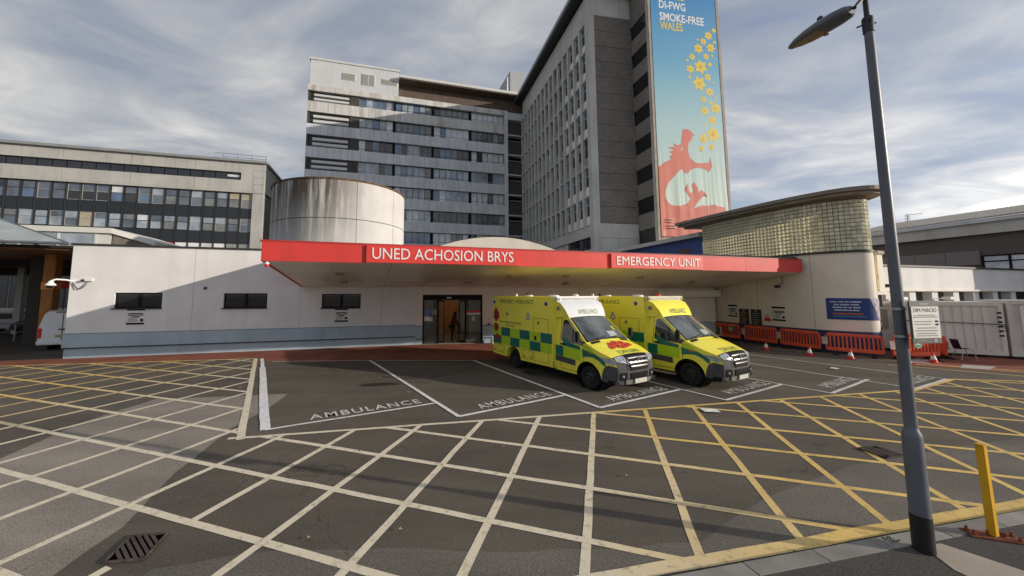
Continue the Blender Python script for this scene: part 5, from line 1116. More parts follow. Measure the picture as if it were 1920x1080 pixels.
# ================================================================== RIGHT SIDE
rw = thing('low_white_block', 'low white walled block with a dark window strip behind the cabins', 'building', (20.6,19.1,0), 16.3)
MB().box(0,.0,3.05,17,.4,4.30).build('parapet', RENDER, rw); MB().box(-.1,-.08,4.30,17.1,.5,4.40).build('parapet_capping', DARKTRIM, rw); MB().box(-.05,-.12,2.95,17,.4,3.05).build('parapet_drip', RENDER2, rw)
MB().box(0,.15,0,17,.5,1.95).build('lower_wall', RENDER, rw); MB().box(0,.5,1.95,17,.6,2.95).build('window_recess', BLACKM, rw); MB().box(0,.62,0,17,7,4.2).build('core', DARKTRIM, rw)
for i in range(8): MB().box(.1+i*2.1,.40,1.98,.1+i*2.1+1.9,.46,2.92).build('window', GLASS, rw)
for i in range(7): MB().box(1.5+i*2.05,.02,1.95,2.05+i*2.05,.5,2.93).build('window_pier', RENDER, rw)
for i, s in enumerate((1.78,5.88)):
    v = Matrix.Rotation(R(16.3),4,'Z') @ Vector((s,-.02,2.55)); t = thing('security_camera', 'small white camera on the first white pier by the round building' if i == 0 else 'small white camera on a white pier above the white cabin', 'camera', (20.6+v.x,19.1+v.y,v.z), 16.3)
    MB().tube([(0,0,0),(0,-.2,0)], .03, 6).build('camera_arm', WHITEP, t); MB().box(-.08,-.55,-.06,.30,-.2,.10).build('camera_body', WHITEP, t, bevel=.03)
# hall with a corrugated roof, its side running towards the yard
hp = Vector((37.9,37.6)); hd = (Vector((39.9,25.0))-hp).normalized(); ha = math.degrees(atan2(hd.y,hd.x))
hl = thing('corrugated_roof_hall', 'long hall with corrugated roof edge, white fascia and brown wall', 'building', (hp.x,hp.y,0), ha)
HL = 19
MB().box(0,.3,0,HL,14,7.4).build('brown_wall', mat('brown_cladding',(0.13,0.105,0.10),0.8,0.10,.5), hl)
for i in range(10): MB().box(i*1.9+.01,.18,5.05,i*1.9+1.88,.3,6.15).build('wall_panel', mat('mauve_grey_panel',(0.23,0.195,0.19),0.8,0.10,.6,rnd=.06), hl) if i not in (5,6) else None
MB().box(0,-.05,7.40,HL,.5,8.28).build('fascia', CONCL, hl); MB().box(0,-.28,8.28,HL,.5,8.55).build('gutter', CONCG, hl)
cr = MB(); n = 150
cr.grid([[(HL*i/n, y, z+(.07 if i % 2 else 0)) for i in range(n+1)] for y, z in ((-.35,8.62),(7,10.2))]); cr.grid([[(HL*i/n, -.35, z+(.07 if i % 2 else 0)*(z > 8.6)) for i in range(n+1)] for z in (8.56,8.62)]); cr.build('corrugated_roof', mat('cement_sheet',(0.33,0.31,0.28),0.9,0.15,1.5), hl)
for a, b in ((9.6,12.3),(12.4,15.5),(3.5,7.6)):
    zz = (4.3,5.75) if a > 9 else (4.5,5.0)
    w = MB()
    for q in [(a,zz[0],b,zz[0]+.1),(a,zz[1]-.1,b,zz[1]),(a,zz[0]+.1,a+.1,zz[1]-.1),(b-.1,zz[0]+.1,b,zz[1]-.1)]+([((a+b)/2-.06,zz[0]+.1,(a+b)/2+.06,zz[1]-.1),(a+.1,zz[1]-.52,b-.1,zz[1]-.44)] if a > 9 else []): w.box(q[0],.10,q[1],q[2],.18,q[3])
    f = w.build('window_frame', BLACKM, hl); MB().box(a+.1,.14,zz[0]+.1,b-.1,.16,zz[1]-.1).build('pane', BLIND if a > 9 else BLIND_Y, f)
ae = thing('roof_aerial', 'thin television aerial on the corrugated roof', 'aerial', (38.9,32.5,9.0), ha)
MB().tube([(0,0.6,-.6),(0,0.6,1.0)], .03, 6).build('aerial_mast', GREYP, ae)
for k in range(5): MB().tube([(-.2,.6,.35+k*.14),(.2,.6,.35+k*.14)], .02, 5).build('aerial_bar', GREYP, ae)
MB().tube([(0,.6,.9),(1.0,.6,.87)], .02, 5).build('aerial_boom', GREYP, ae)
# white site cabins
def cabin(loc, rz, L_, D, H, label, ribs=True):
    t = thing('site_cabin', label, 'cabin', loc, rz)
    MB().box(.04,.05,.22,L_-.04,D,H-.06).build('cabin_body', CONTW, t)
    if ribs:
        k = int((L_-.3)/.29)
        for i in range(k): MB().box(.15+i*.29,0.015,.34,.15+i*.29+.2,.05,H-.22).build('wall_rib', CONTW, t)
    MB().box(0,-.01,.12,L_,D+.02,.30).build('bottom_rail', CONTW, t); MB().box(0,-.02,H-.18,L_,D+.02,H).build('top_rail', CONTW, t)
    for x in (0,L_-.14): MB().box(x,-.015,.30,x+.14,.14,H-.18).build('corner_post', CONTW, t)
    for x in (.1,L_/2,L_-.5): MB().box(x,.1,0,x+.4,.5,.12).build('support_block', DARKTRIM, t)
    return t
c1 = cabin((20.75,17.75,0), -31, 3.05, 2.3, 2.46, 'white ribbed site cabin with a dark cable along its side')
MB().tube([(0,-.05,1.55),(1.5,-.05,1.52),(3.0,-.05,1.48),(3.08,-.06,1.2)], .018, 6).build('cable', DARKTRIM, c1)
for i in range(6): MB().box(2.86,-.03,1.95-i*.2,2.98,-.016,2.03-i*.2).build('vent_hole', INK, c1)
MB().box(.25,-.032,2.27,1.1,-.021,2.31).build('rust_streak', RUST, c1)
c0 = cabin((17.6+2.4,18.55,0), -5, 1.1, 2.0, 2.44, 'pale cabin end with a grey panel beside the round building', False); MB().box(.12,.02,1.05,.85,.045,2.05).build('grey_panel', CABGREY, c0)
c2 = cabin((23.45,16.12,0), -34, 6.0, 2.4, 2.55, 'white site cabin with door and steps nearest the yard edge', False)
d_ = MB().box(.35,-.02,.34,1.15,.045,2.30).build('cabin_door', AMBW, c2); MB().box(.72,-.035,1.0,.86,-.021,2.1).build('door_window', GLASS, d_); MB().box(.45,-.05,1.2,.5,-.021,1.4).build('door_handle', DARKTRIM, d_)
w_ = MB().box(1.5,-.02,1.05,3.0,.045,2.15).build('cabin_window', DARKTRIM, c2); MB().box(1.56,-.03,1.11,2.94,-.021,2.09).build('pane', BLIND, w_)
st_ = thing('cabin_step', 'grey metal step in front of the cabin door', 'step', (23.55,15.6,0), -34); MB().box(0,0,.14,1.4,.42,.19).build('step_tread', METAL, st_); 
for x in (.05,1.3): MB().box(x,.02,0,x+.05,.40,.14).build('step_leg', METAL, st_)
ch = thing('plastic_chair', 'navy plastic chair standing before the white ribbed cabin', 'chair', (21.15,15.95,0), 70)
MB().grid([[(x*.22,-.22+.06*abs(x)**2*0+y*.44, .46+.02*(x*x)) for x in (-1,-.5,0,.5,1)] for y in (0,.3,.6,1)]).build('seat', CHAIRP, ch, smooth=True)
MB().grid([[(x*.22,.22+.05*(1-x*x)+z*.10, .46+z*.42) for x in (-1,-.5,0,.5,1)] for z in (0,.15,.5,1)]).build('backrest', CHAIRP, ch, smooth=True)
for s in (-1,1):
    for y in (-.18,.22): MB().tube([(s*.17,y*.7,.45),(s*.23,y*1.25,0)], .013, 6).build('leg', METAL, ch)
mb = MB()
for pts in ([(17.9,15.45),(19.2,16.15),(19.85,15.9),(18.5,15.1)],[(18.7,14.3),(19.6,14.9),(20.4,14.5),(19.3,13.95)],[(20.2,13.6),(21.2,13.9),(21.5,13.4),(20.5,13.1)]): sheet('pale_ground_patch', pts, 0.0075, mat('pale_ground_patch',(0.45,0.42,0.38),0.9,0.1,2))

# ------------------------------------------------------------------ plastic barriers and cones
bar = thing('plastic_barrier', 'orange slatted plastic barrier first beside the yellow ambulance', 'barrier', (0,0,0), 0, 'orange barriers round the curved building')
BL = 1.92
MB().box(.10,-.045,.86,BL-.10,.045,1.0).build('top_rail', ORANGE, bar, bevel=.03); MB().box(.06,-.045,.17,BL-.06,.045,.34).build('bottom_rail', ORANGE, bar, bevel=.03)
for x in (.02,BL-.12): MB().box(x,-.04,.18,x+.1,.04,.92).build('end_post', ORANGE, bar, bevel=.03)
sl = MB().box(0,-.02,.34,.055,.02,.86).mesh('slat', ORANGE)
for i in range(12): put('slat', sl, bar, T(.17+i*(BL-.40)/11,0,0))
for x in (.35,BL-.35): MB().add([(x-.09,-.34,0),(x+.09,-.34,0),(x+.09,.34,0),(x-.09,.34,0),(x-.05,-.12,.14),(x+.05,-.12,.14),(x+.05,.12,.14),(x-.05,.12,.14)],[(3,2,1,0),(4,5,6,7),(0,1,5,4),(1,2,6,5),(2,3,7,6),(3,0,4,7)]).build('foot', RUBBER, bar)
hb = MB().box(-.09,-.06,.45,.11,-.046,.80).build('reflective_tag', mat('faded_red_white_tag',(0.55,0.40,0.36),0.5,0.35,12), bar)
line = [((15.25,23.6),(15.75,21.6)),((15.76,21.55),(16.2,19.65)),((16.22,19.6),(16.66,17.7)),((16.7,17.6),(18.0,16.15)),((18.05,16.0),(19.95,15.85)),((20.3,15.9),(21.4,17.2)),((19.0,16.6),(20.6,16.9))]
blab = ['orange slatted plastic barrier deepest under the canopy behind the ambulance','orange barrier in front of the pair of brown boards','orange barrier with a gap beside it below the blue curved banner','orange barrier turned along the nose of the round building','orange barrier directly behind the grey lamp post','orange barrier end panel nearest the white ribbed cabin','orange barrier tucked behind the others at the lamp post']
for i, (a, b) in enumerate(line):
    rz = math.degrees(atan2(b[1]-a[1], b[0]-a[0]))
    if i == 0: bar.location = (*a,0); bar.rotation_euler = (0,0,R(rz)); bar['label'] = blab[0]
    else: copy_thing(bar, (*a,0), rz, blab[i])
co = thing('traffic_cone', 'small red cone', 'cone', (0,0,0), 0, 'small cones along the barriers')
MB().box(-.16,-.16,0,.16,.16,.035).build('cone_base', CONE_R, co, bevel=.01); MB().lathe([(.12,.035),(.095,.14)], 20).build('cone_foot', CONE_R, co, smooth=True); MB().lathe([(.095,.14),(.052,.30)], 20).build('cone_sleeve', SIGNW, co, smooth=True); MB().lathe([(.052,.30),(.03,.40),(0,.405)], 20).build('cone_tip', CONE_R, co, smooth=True)
for i, (x, y, lab) in enumerate([(14.75,18.7,'small red and white cone beside the second ambulance bonnet'),(15.35,16.95,'small red and white cone before the middle orange barrier'),(16.35,16.1,'small red and white cone where two orange barriers meet'),(17.75,15.2,'small red and white cone touching the lamp post in view'),(18.95,15.3,'small red and white cone with a pale sheet, right of the lamp post')]):
    if i == 0: co.location = (x,y,0); co['label'] = lab
    else: copy_thing(co, (x,y,0), i*23, lab)
for i, (x, y, rz, lab) in enumerate([(15.48,22.2,-76,'round green arrow sign on the barrier behind the ambulance'),(18.75,15.62,2,'round green sign on the barrier below the parking sign')]):
    t = thing('green_round_sign', lab, 'sign', (x,y,.72), rz); MB().lathe([(0,-.02),(.19,-.02),(.19,0)], 20, 'y').build('sign_disc', SIGNGRN, t); MB().lathe([(.145,-.023),(.165,-.023),(.165,-.021)], 20, 'y').build('sign_ring', SIGNW, t); MB().add([(-.1,-.024,-.03),(.02,-.024,-.03),(.02,-.024,-.08),(.11,-.024,0),(.02,-.024,.08),(.02,-.024,.03),(-.1,-.024,.03)],[tuple(range(7))]).build('sign_arrow', SIGNW, t)

# ------------------------------------------------------------------ lamp post, parking sign, bollard
lx, ly = 4.90, 4.23
lp = thing('street_lamp', 'grey lamp post with black base and a lantern over the yard', 'street lamp', (lx,ly,.094), 0)
MB().lathe([(.088,0),(.087,.375),(.084,.378)], 28).build('black_base', POSTBLK, lp, smooth=True)
MB().lathe([(.084,.376),(.082,1.2),(.076,1.235),(.062,1.27),(.055,1.30)], 28).build('post_base', GREYP, lp, smooth=True)
MB().lathe([(.055,1.29),(.049,4.0),(.043,6.05)], 24).build('post_shaft', GREYP, lp, smooth=True)
MB().lathe([(.052,6.02),(.054,6.20),(.048,6.22),(.03,6.225)], 20).build('post_collar', DARKTRIM, lp, smooth=True)
for k in range(3): MB().tube([(.05*cos(k*2.1),.05*sin(k*2.1),6.15),(.10*cos(k*2.1),.10*sin(k*2.1),6.15)], .010, 6).build('collar_bolt', DARKTRIM, lp)
MB().tube([(0,0,6.2),(0,0,6.55),(-.07,-.03,6.62)], .027, 10).build('spigot', DARKTRIM, lp, smooth=True); MB().tube([(0,0,6.52),(-.215,-.06,6.30)], .022, 8).build('lantern_arm', DARKTRIM, lp, smooth=True)
# lantern: a long pod, deeper at its root, flat lens below the outer half
la = Vector((-.22,-.03,6.30)); ld = Vector((-.14,.72,.01)).normalized()*.80; lw = ld.normalized().cross(Vector((0,0,1))).normalized(); lu = lw.cross(ld).normalized()
if lu.z < 0: lu = -lu
rows = []
for t, w, h0, h1 in [(0,.07,.05,.05),(.05,.11,.075,.075),(.2,.135,.095,.08),(.4,.14,.10,.075),(.6,.125,.09,.07),(.78,.09,.065,.055),(.90,.045,.035,.03),(.94,.008,.008,.008)]:
    c = la+ld*t; rows.append([tuple(c+lw*(w*cos(a))+lu*((h0 if sin(a) > 0 else h1)*sin(a))) for a in [2*pi*k/20 for k in range(21)]])
MB().grid(rows).add(rows[0][:20], [tuple(range(20))]).build('lantern', LAMPB, lp, smooth=True)
rows = []
for t, w, h in [(.36,.085,.078),(.42,.11,.088),(.6,.10,.082),(.75,.07,.066),(.84,.03,.048)]:
    c = la+ld*t; rows.append([tuple(c+lw*(w*x)-lu*(h*(1-.35*x*x))) for x in (-1,-.6,-.2,.2,.6,1)])
MB().grid(rows).build('lantern_lens', LAMPL, lp, smooth=True)
c = la+ld*.42+lu*.10; MB().lathe([(.035,0),(.035,.05),(.02,.07),(0,.07)], 12, c=tuple(c)).build('photocell', DARKTRIM, lp)
c = la+ld*.40-lu*.075+lw*.06; MB().lathe([(0,-.02),(.03,-.015),(.03,.01)], 10, c=tuple(c)).build('lens_catch', METAL, lp)
ps = thing('parking_sign', 'grey and white DIM PARCIO notice strapped to the lamp post', 'sign', (5.02,4.10,2.335), 8)
MB().box(-.20,-.014,0,.20,.0,.47).build('sign_back', mat('sign_grey_green',(0.085,0.092,0.085),0.5,0.1,6), ps, bevel=.004); MB().box(-.185,-.0185,.06,.185,-.0145,.405).build('sign_white', SIGNW, ps)
for s, z, hh, wd, m in [('DIM PARCIO',.345,.042,.32,INK)]:
    tm = text_mb(s, .05, 0.0, 0); b2 = max(v[0] for v in tm.v); h_ = max(v[2] for v in tm.v); moved(tm, lambda v: Vector((-wd/2-.004+v.x*wd/b2, -.0195, z+v.z*hh/h_))).build('sign_lettering', m, ps)
for z, a, b in [(.305,-.12,.13),(.285,-.13,.16),(.235,-.16,.08),(.205,-.16,.06),(.165,-.13,.13),(.135,-.16,.15),(.105,-.14,.12),(.08,-.15,.14)]: MB().box(a,-.0195,z,b,-.0186,z+.010).build('print_line', GREYINK, ps)
for z in (.232,.197): MB().box(.12,-.0198,z,.165,-.0186,z+.02).build('print_square', INK, ps)
MB().lathe([(.010,-.0195),(.016,-.0195)], 12, 'y', (-.15,0,.295)).build('symbol', GREYINK, ps)
MB().box(-.06,-.0152,.428,.06,-.0141,.442).build('print_line', mat('pale_green_print',(0.25,0.36,0.28),0.5), ps)
MB().lathe([(.012,-.0155),(.018,-.0155)], 14, 'y', (.11,0,.03)).build('symbol', LETTER, ps); MB().box(-.15,-.0155,.022,-.02,-.0145,.034).build('print_line', GREYINK, ps)
for z in (.05,.36): MB().lathe([(.056,z),(.058,z),(.058,z+.03),(.056,z+.03)], 20, c=(-.12-.0,.13,0)).build('strap', METAL, ps)
bl = thing('yellow_bollard', 'leaning yellow square post on a rusty base plate', 'bollard', (5.97,4.45,.094), 14)
pm = Matrix.Rotation(R(-1.8),4,'Y')
MB().tbox(pm,-.034,-.034,.02,.034,.034,1.02).build('post', BOLY, bl, bevel=.006); MB().tbox(pm,-.036,-.036,1.02,.036,.036,1.035).build('post_cap', BOLY, bl)
bmx = Matrix.Rotation(R(-32),4,'Z'); MB().tbox(bmx,-.24,-.085,0,.24,.085,.018).build('base_plate', RUST, bl, bevel=.004)
for x in (-.19,.19):
    for y in (-.045,.05): q = bmx @ Vector((x,y,.018)); MB().lathe([(.02,0),(.02,.02),(.012,.024),(.012,.05),(0,.05)], 8, c=tuple(q)).build('bolt', RUST, bl)
for x in (-1,1): MB().tbox(bmx,x*.05-.006 if x > 0 else -.056,-.01,.018,x*.05+.05 if x > 0 else -.012-.05+.012,.01,.07).build('gusset', RUST, bl)
# ================================================================== AMBULANCES
def sy(x, z):
    w = .985
    if z < .5: w -= (.5-z)*.12
    if z > 1.28: w -= (z-1.28)*.165
    if x > .25: w -= ((x-.25)/.66)**2*.20
    return w
PROF = [(-1.42,2.20,.05),(-1.02,2.17,.05),(-.86,2.06,.06),(-.48,1.74,.085),(-.06,1.37,.09),(.14,1.285,.085),(.48,1.15,.085),(.75,1.045,.09),(.85,.975,.11),(.90,.80,.12),(.915,.56,.12),(.875,.30,.10)]
def surf(s, t, off=0.0):
    i = min(int(s), len(PROF)-2); f = s-i; P = [Vector(PROF[max(0,min(len(PROF)-1,k))]) for k in (i-1,i,i+1,i+2)]
    a, b, c, d = P
    v = 0.5*((2*b)+(c-a)*f+(2*a-5*b+4*c-d)*f*f+(3*b-a-3*c+d)*f**3)
    dv = 0.5*((c-a)+2*(2*a-5*b+4*c-d)*f+3*(3*b-a-3*c+d)*f*f)
    tg = Vector((dv.x,dv.y)).normalized(); n = Vector((-tg.y, tg.x))
    if n.x < 0 and n.y < 0: n = -n
    if n.x+n.y < 0: n = -n
    cr = v.z*(1-abs(t)**2.2); x = v.x+n.x*(cr+off); z = v.y+n.y*(cr+off)
    return (x, t*sy(v.x, v.y), z)
def sheet_(s0, s1, t0, t1, off=0, ns=8, nt_=10):
    m = MB(); m.grid([[surf(s0+(s1-s0)*i/ns, t0+(t1-t0)*j/nt_, off) for j in range(nt_+1)] for i in range(ns+1)], True); return m
def cutmesh(pts, xs, zs, f, flip=False):
    bm = bmesh.new(); vs = [bm.verts.new((p[0],0,p[1])) for p in pts]
    for t in tessellate_polygon([[Vector((p[0],p[1],0)) for p in pts]]):
        try: bm.faces.new([vs[i] for i in t])
        except Exception: pass
    for a in xs: bmesh.ops.bisect_plane(bm, geom=bm.verts[:]+bm.edges[:]+bm.faces[:], plane_co=(a,0,0), plane_no=(1,0,0))
    for a in zs: bmesh.ops.bisect_plane(bm, geom=bm.verts[:]+bm.edges[:]+bm.faces[:], plane_co=(0,0,a), plane_no=(0,0,1))
    bm.verts.index_update(); mb = MB(); mb.add([f(v.co.x, v.co.z) for v in bm.verts], [tuple(v.index for v in q.verts) for q in bm.faces]); bm.free(); return mb
XS = [-1,-.5,0,.3,.45,.6,.75,.9]; ZS = [.45,.6,.8,1.0,1.28,1.5,1.75,2.0]
def cab_side(pts, s, off=0.0): return cutmesh(pts, XS, ZS, lambda x, z: (x, s*(sy(x,z)+off), z))
ARC = [(.47*cos(a), .36+.47*sin(a)) for a in [pi-pi*k/14 for k in range(15)]]
CABOUT = [(-1.42,.36)]+ARC+[(.87,.30),(.915,.56),(.90,.80),(.85,.975),(.75,1.045),(.48,1.15),(.14,1.285),(-.06,1.37),(-.48,1.74),(-.86,2.06),(-1.02,2.17),(-1.42,2.20)]
def ambulance(name, label, loc, white_top, poppies):
    t = thing(name, label, 'ambulance', loc, -60)
    b = MB()
    for s in (-1, 1): q = cab_side(CABOUT, s); b.add(q.v, q.f)
    q = sheet_(0, 4, -1, 1, 0, 20, 12); b.add(q.v, q.f); b.add([(-1.42,-.9,.4),(-1.42,.9,.4),(-1.42,.8,2.2),(-1.42,-.8,2.2)],[(0,1,2,3)])
    b.build('cab_body', AMBY, t, smooth=True)
    MB().box(-1.4,-.9,.30,.9,.9,.40).build('underbody', BLACKM, t); MB().box(-4.9,-.75,.32,-1.4,.75,.5).build('chassis', BLACKM, t)
    for s in (-1,1): MB().lathe([(.46,-.38),(.46,0)], 24, 'y', (0,s*.93 if s > 0 else -.93+.38,.36)).build('wheel_arch', BLACKM, t)
    bn = sheet_(4.0, 7.15, -1, 1, .002, 16, 12).build('bonnet', AMBY, t, smooth=True)
    ns = sheet_(7.15, 8.3, -1, 1, .001, 8, 14).build('nose_panel', BUMPER, t, smooth=True)
    sheet_(8.3, 11, -1, 1, .001, 12, 14).build('front_bumper', BUMPER, t, smooth=True)
    for s in (-1,1):
        cab_side([(.47,.36),(.865,.295),(.92,.56),(.905,.78),(.70,.82),(.60,.78),(.55,.70),(.50,.55)], s, .006).build('bumper_corner', BUMPER, t, smooth=True)
        sw_ = cab_side([(-1.10,1.33),(-1.13,1.43),(-1.10,1.95),(-1.02,2.02),(-.90,1.99),(-.48,1.63),(-.18,1.35),(-.17,1.27)], s, .006).build('side_window', GLASS, t, smooth=True)
        cab_side([(-.62,1.31),(-.585,1.31),(-.61,1.72),(-.645,1.74)], s, .010).build('window_divider', BLACKM, sw_)
        cab_side([(-.10,1.40),(-.055,1.375),(-.84,2.045),(-.90,2.035)], s, .007).build('windscreen_pillar', mat('silver_pillar',(0.36,0.37,0.39),.4,.05,3), t)
        # moulding strip, door seams, handle
        cab_side([(-1.38,.66),(-.50,.62),(-.50,.80),(-1.38,.84)], s, .010).build('side_moulding', BUMPER, t)
        for pts in ([(-1.18,.5),(-1.165,.5),(-1.165,2.05),(-1.18,2.05)],[(-.20,.62),(-.187,.62),(-.147,1.3),(-.16,1.3)],[(-1.18,.45),(-.45,.45),(-.45,.462),(-1.18,.462)]): cab_side(pts, s, .004).build('door_seam', INK, t)
        MB().box(-1.13,s*1.0-.018,1.20,-.93,s*1.0+.018,1.25).build('door_handle', INK, t, bevel=.008)
        # green and lime reflective pattern along the door and wing
        for nm, m, pts in (('reflective_square', AMBGRN, [(-1.38,.85),(-1.02,.83),(-1.02,1.16),(-1.38,1.17)]),('reflective_square', AMBLIME, [(-1.00,.83),(-.28,.81),(-.26,1.12),(-1.00,1.16)]),
                           ('reflective_flash', AMBGRN, [(-1.02,1.18),(-.28,1.13),(-.30,1.235),(-.70,1.30),(-1.05,1.47)]),('reflective_flash', AMBGRN, [(-.20,.93),(-.02,.97),(.22,.98),(.42,.90),(.56,.78),(.62,.80),(.60,.90),(.44,1.02),(.28,1.09),(-.22,1.17)]),
                           ('reflective_square', AMBLIME, [(-.20,1.19),(.28,1.11),(.10,1.24),(-.05,1.29),(-.14,1.27)])):
            cab_side(pts, s, .007).build(nm, m, t)
        MB().box(.02,s*.985-.012,1.06,.20,s*.985+.016,1.11).build('side_repeater', AMBERL, t, bevel=.006)
        # mirror
        mr_ = MB().box(-.22,s*1.23-.07,1.40,-.10,s*1.23+.07,1.72).build('wing_mirror', INK, t, bevel=.03); MB().tube([(-.14,s*.97,1.36),(-.15,s*1.2,1.45)], .03, 8).build('mirror_arm', INK, mr_)
        # wheels
        for x, dual in ((0,False),(-3.665,True)):
            y0 = s*(.83 if not dual else .80); w = .11 if not dual else .19
            ty = MB().lathe([(.20,-w*s),(.31,-w*s),(.345,-w*.7*s),(.35,0),(.345,w*.7*s),(.31,w*s),(.22,w*s),(.20,w*.75*s)], 36, 'y', (x,y0,.35)).build('tyre', RUBBER, t, smooth=True)
            rim_ = MB().lathe([(.215,w*.80*s),(.19,w*.55*s),(.15,w*.60*s if not dual else w*.15*s),(.085,w*.70*s if not dual else w*.2*s),(.08,w*1.02*s),(.03,w*1.1*s),(0,w*1.1*s)], 30, 'y', (x,y0,.35)).build('wheel_rim', RIM, t, smooth=True)
            nb = MB()
            for k in range(6): a = 2*pi*k/6; nb.lathe([(.016,w*.6*s),(.016,w*.95*s),(0,w*.97*s)], 6, 'y', (x+.11*cos(a),y0,.35+.11*sin(a)))
            nb.build('wheel_nuts', CHROME, rim_)
        # headlamps wrap from the nose to the wing
        hl_ = MB(); rws = []
        for i in range(7):
            u = i/6; t0 = .52+.475*u; a0 = 7.45-.0*u+(.25 if u < .3 else 0)*(1-u/.3 if u < .3 else 0); a1 = 8.85-.55*u
            rws.append([surf(a0+(a1-a0)*j/4, s*t0, .020) for j in range(5)])
        hl_.grid(rws); hp_ = hl_.build('headlamp', LAMPG, t, smooth=True)
        cab_side([(.46,1.02),(.72,1.015),(.84,.955),(.875,.87),(.80,.83),(.66,.88)], s, .012).build('headlamp_side', LAMPG, hp_, smooth=True)
        for tt in (.66,.80): c = surf(8.15, s*tt, .016); MB().lathe([(0,.014),(.025,.013),(.034,0.008)], 14, 'x', c).build('lamp_reflector', CHROME, hp_)
        c = surf(10.1, s*.80, .016); MB().lathe([(0,.012),(.035,.01),(.045,-.005)], 14, 'x', c).build('fog_lamp', CHROME, t)
        sheet_(9.7, 10.45, s*.64, s*.93, .018, 4, 6).build('bumper_intake', BLACKM, t)
    # windscreen with a dark surround and wipers
    sheet_(2.02, 4.0, -.965, .965, .004, 14, 12).build('screen_surround', BLACKM, t, smooth=True)
    wsn = sheet_(2.10, 3.93, -.915, .915, .009, 14, 12).build('windscreen', WSCREEN, t, smooth=True)
    for t0, t1 in ((-.75,-.05),(-.15,.55)): MB().tube([surf(3.95,t0,.03),surf(3.86,(t0+t1)/2,.035),surf(3.74,t1,.03)], .010, 5).build('wiper', INK, wsn)
    sheet_(3.40, 3.80, .15, .55, .011, 3, 4).build('dashboard_paper', mat('paper_behind_screen',(0.42,0.46,0.46),.08,.1,4,spec=.8), wsn); sheet_(3.02, 3.32, .60, .72, .011, 3, 3).build('jacket_behind_screen', mat('hi_vis_behind_screen',(0.42,0.46,0.02),.1,.1,4), wsn)
    sheet_(4.04, 4.62, -.86, -.48, .008, 4, 4).build('bonnet_vent', INK, bn); sheet_(4.04, 4.62, .48, .86, .008, 4, 4).build('bonnet_vent', INK, bn)
    # grille
    def tz(s0, s1, w0, w1, off, nsx=8, ntx=12):
        m = MB(); m.grid([[surf(s0+(s1-s0)*i/nsx, (w0+(w1-w0)*i/nsx)*(2*j/ntx-1), off) for j in range(ntx+1)] for i in range(nsx+1)], True); return m
    gr = tz(7.45, 9.55, .58, .46, .024).build('grille', BLACKM, t, smooth=True)
    for s0, w_ in ((8.02,.52),(8.55,.50),(9.02,.47)): tz(s0, s0+.13, w_, w_-.02, .040).build('grille_bar', CHROME, gr, smooth=True)
    for s_ in (-1,1): sheet_(7.5, 9.5, s_*.60, s_*.565, .026, 8, 2).build('grille_edge', INK, gr)
    c = Vector(surf(8.42, 0, .048)); rg = MB().lathe([(.078,0),(.092,0),(.092,.018),(.078,.018),(.078,0)], 28, 'x', tuple(c)).build('emblem_ring', CHROME, gr); st = MB()
    for k in range(3):
        a = pi/2+2*pi*k/3; e_ = Vector((0,cos(a),sin(a))); n_ = Vector((0,-sin(a),cos(a)))
        st.add([c+Vector((.012,0,0))+n_*.016, c+Vector((.012,0,0))-n_*.016, c+Vector((.010,0,0))+e_*.082, c+Vector((.026,0,0))], [(0,2,3),(2,1,3)])
    st.build('emblem_star', CHROME, gr)
    tz(9.75, 10.35, .48, .46, .022).build('lower_intake', BLACKM, t, smooth=True)
    tz(10.40, 10.9, .70, .66, .030).build('bumper_lip', mat('silver_bumper_lip',(0.20,0.195,0.18),.45,.1,4), t, smooth=True)
    pl = MB().box(0,-.26,-.06,.02,.26,.06); c = Vector(surf(10.50,0,.045)); moved(pl, lambda v: v+c).build('number_plate', PLATE, t, bevel=.004)
    # patient compartment
    BX0, BX1, BYW, BZ = -1.40, -5.08, 1.08, 2.74
    arc = [(-3.665+.45*cos(a), .37+.45*sin(a)) for a in [pi*k/14 for k in range(15)]]
    box_pts = [(BX0,.40)]+arc+[(BX1,.40),(BX1,BZ),(BX0,BZ)]
    MB().xprism(box_pts, -BYW, BYW).build('box_body', AMBY, t, bevel=.028)
    for s in (-1,1): 
        MB().box(BX0-.045,s*BYW-.02 if s > 0 else -BYW-.012,.40,BX0+.012,s*BYW+.012 if s > 0 else -BYW+.02,2.70).build('corner_trim', AMBY, t, bevel=.01)
        MB().box(BX0-.02,s*BYW-.012,.40,BX0+.03,s*BYW+.012,.62).build('corner_guard', METAL, t)
    def sd(nm, m, x0, z0, x1, z1, par=t, o=.004):
        for s in (-1,1): MB().box(min(x0,x1),s*BYW-(0 if s > 0 else o),z0,max(x0,x1),s*BYW+(o if s > 0 else 0),z1).build(nm, m, par)
    XW = (BX0-.03-BX1-.03)/6
    for i in range(6):
        xa = BX1+.03+i*XW; xb = xa+XW-.012
        up_g = i % 2 == 1
        sd('reflective_square', AMBGRN if up_g else AMBLIME, xa, 1.165, xb, 1.50)
        lo0 = .83
        sd('reflective_square', AMBLIME if up_g else AMBGRN, xa, lo0, xb, 1.155)
    # doors, lockers and fittings on the side
    def outline(x0, z0, x1, z1, w=.011):
        for s in (-1,1):
            m = MB(); 
            for q in [(x0,z0,x1,z0+w),(x0,z1-w,x1,z1),(x0,z0+w,x0+w,z1-w),(x1-w,z0+w,x1,z1-w)]: m.box(q[0],s*BYW-(0 if s > 0 else .0065),q[1],q[2],s*BYW+(.0065 if s > 0 else 0),q[3])
            m.build('panel_seam', mat('panel_seam_shadow',(0.16,0.14,0.03),.8), t)
    outline(-2.42,.50,-1.62,1.98); outline(-3.10,.50,-2.50,.80); outline(-5.0,.50,-4.25,.80)
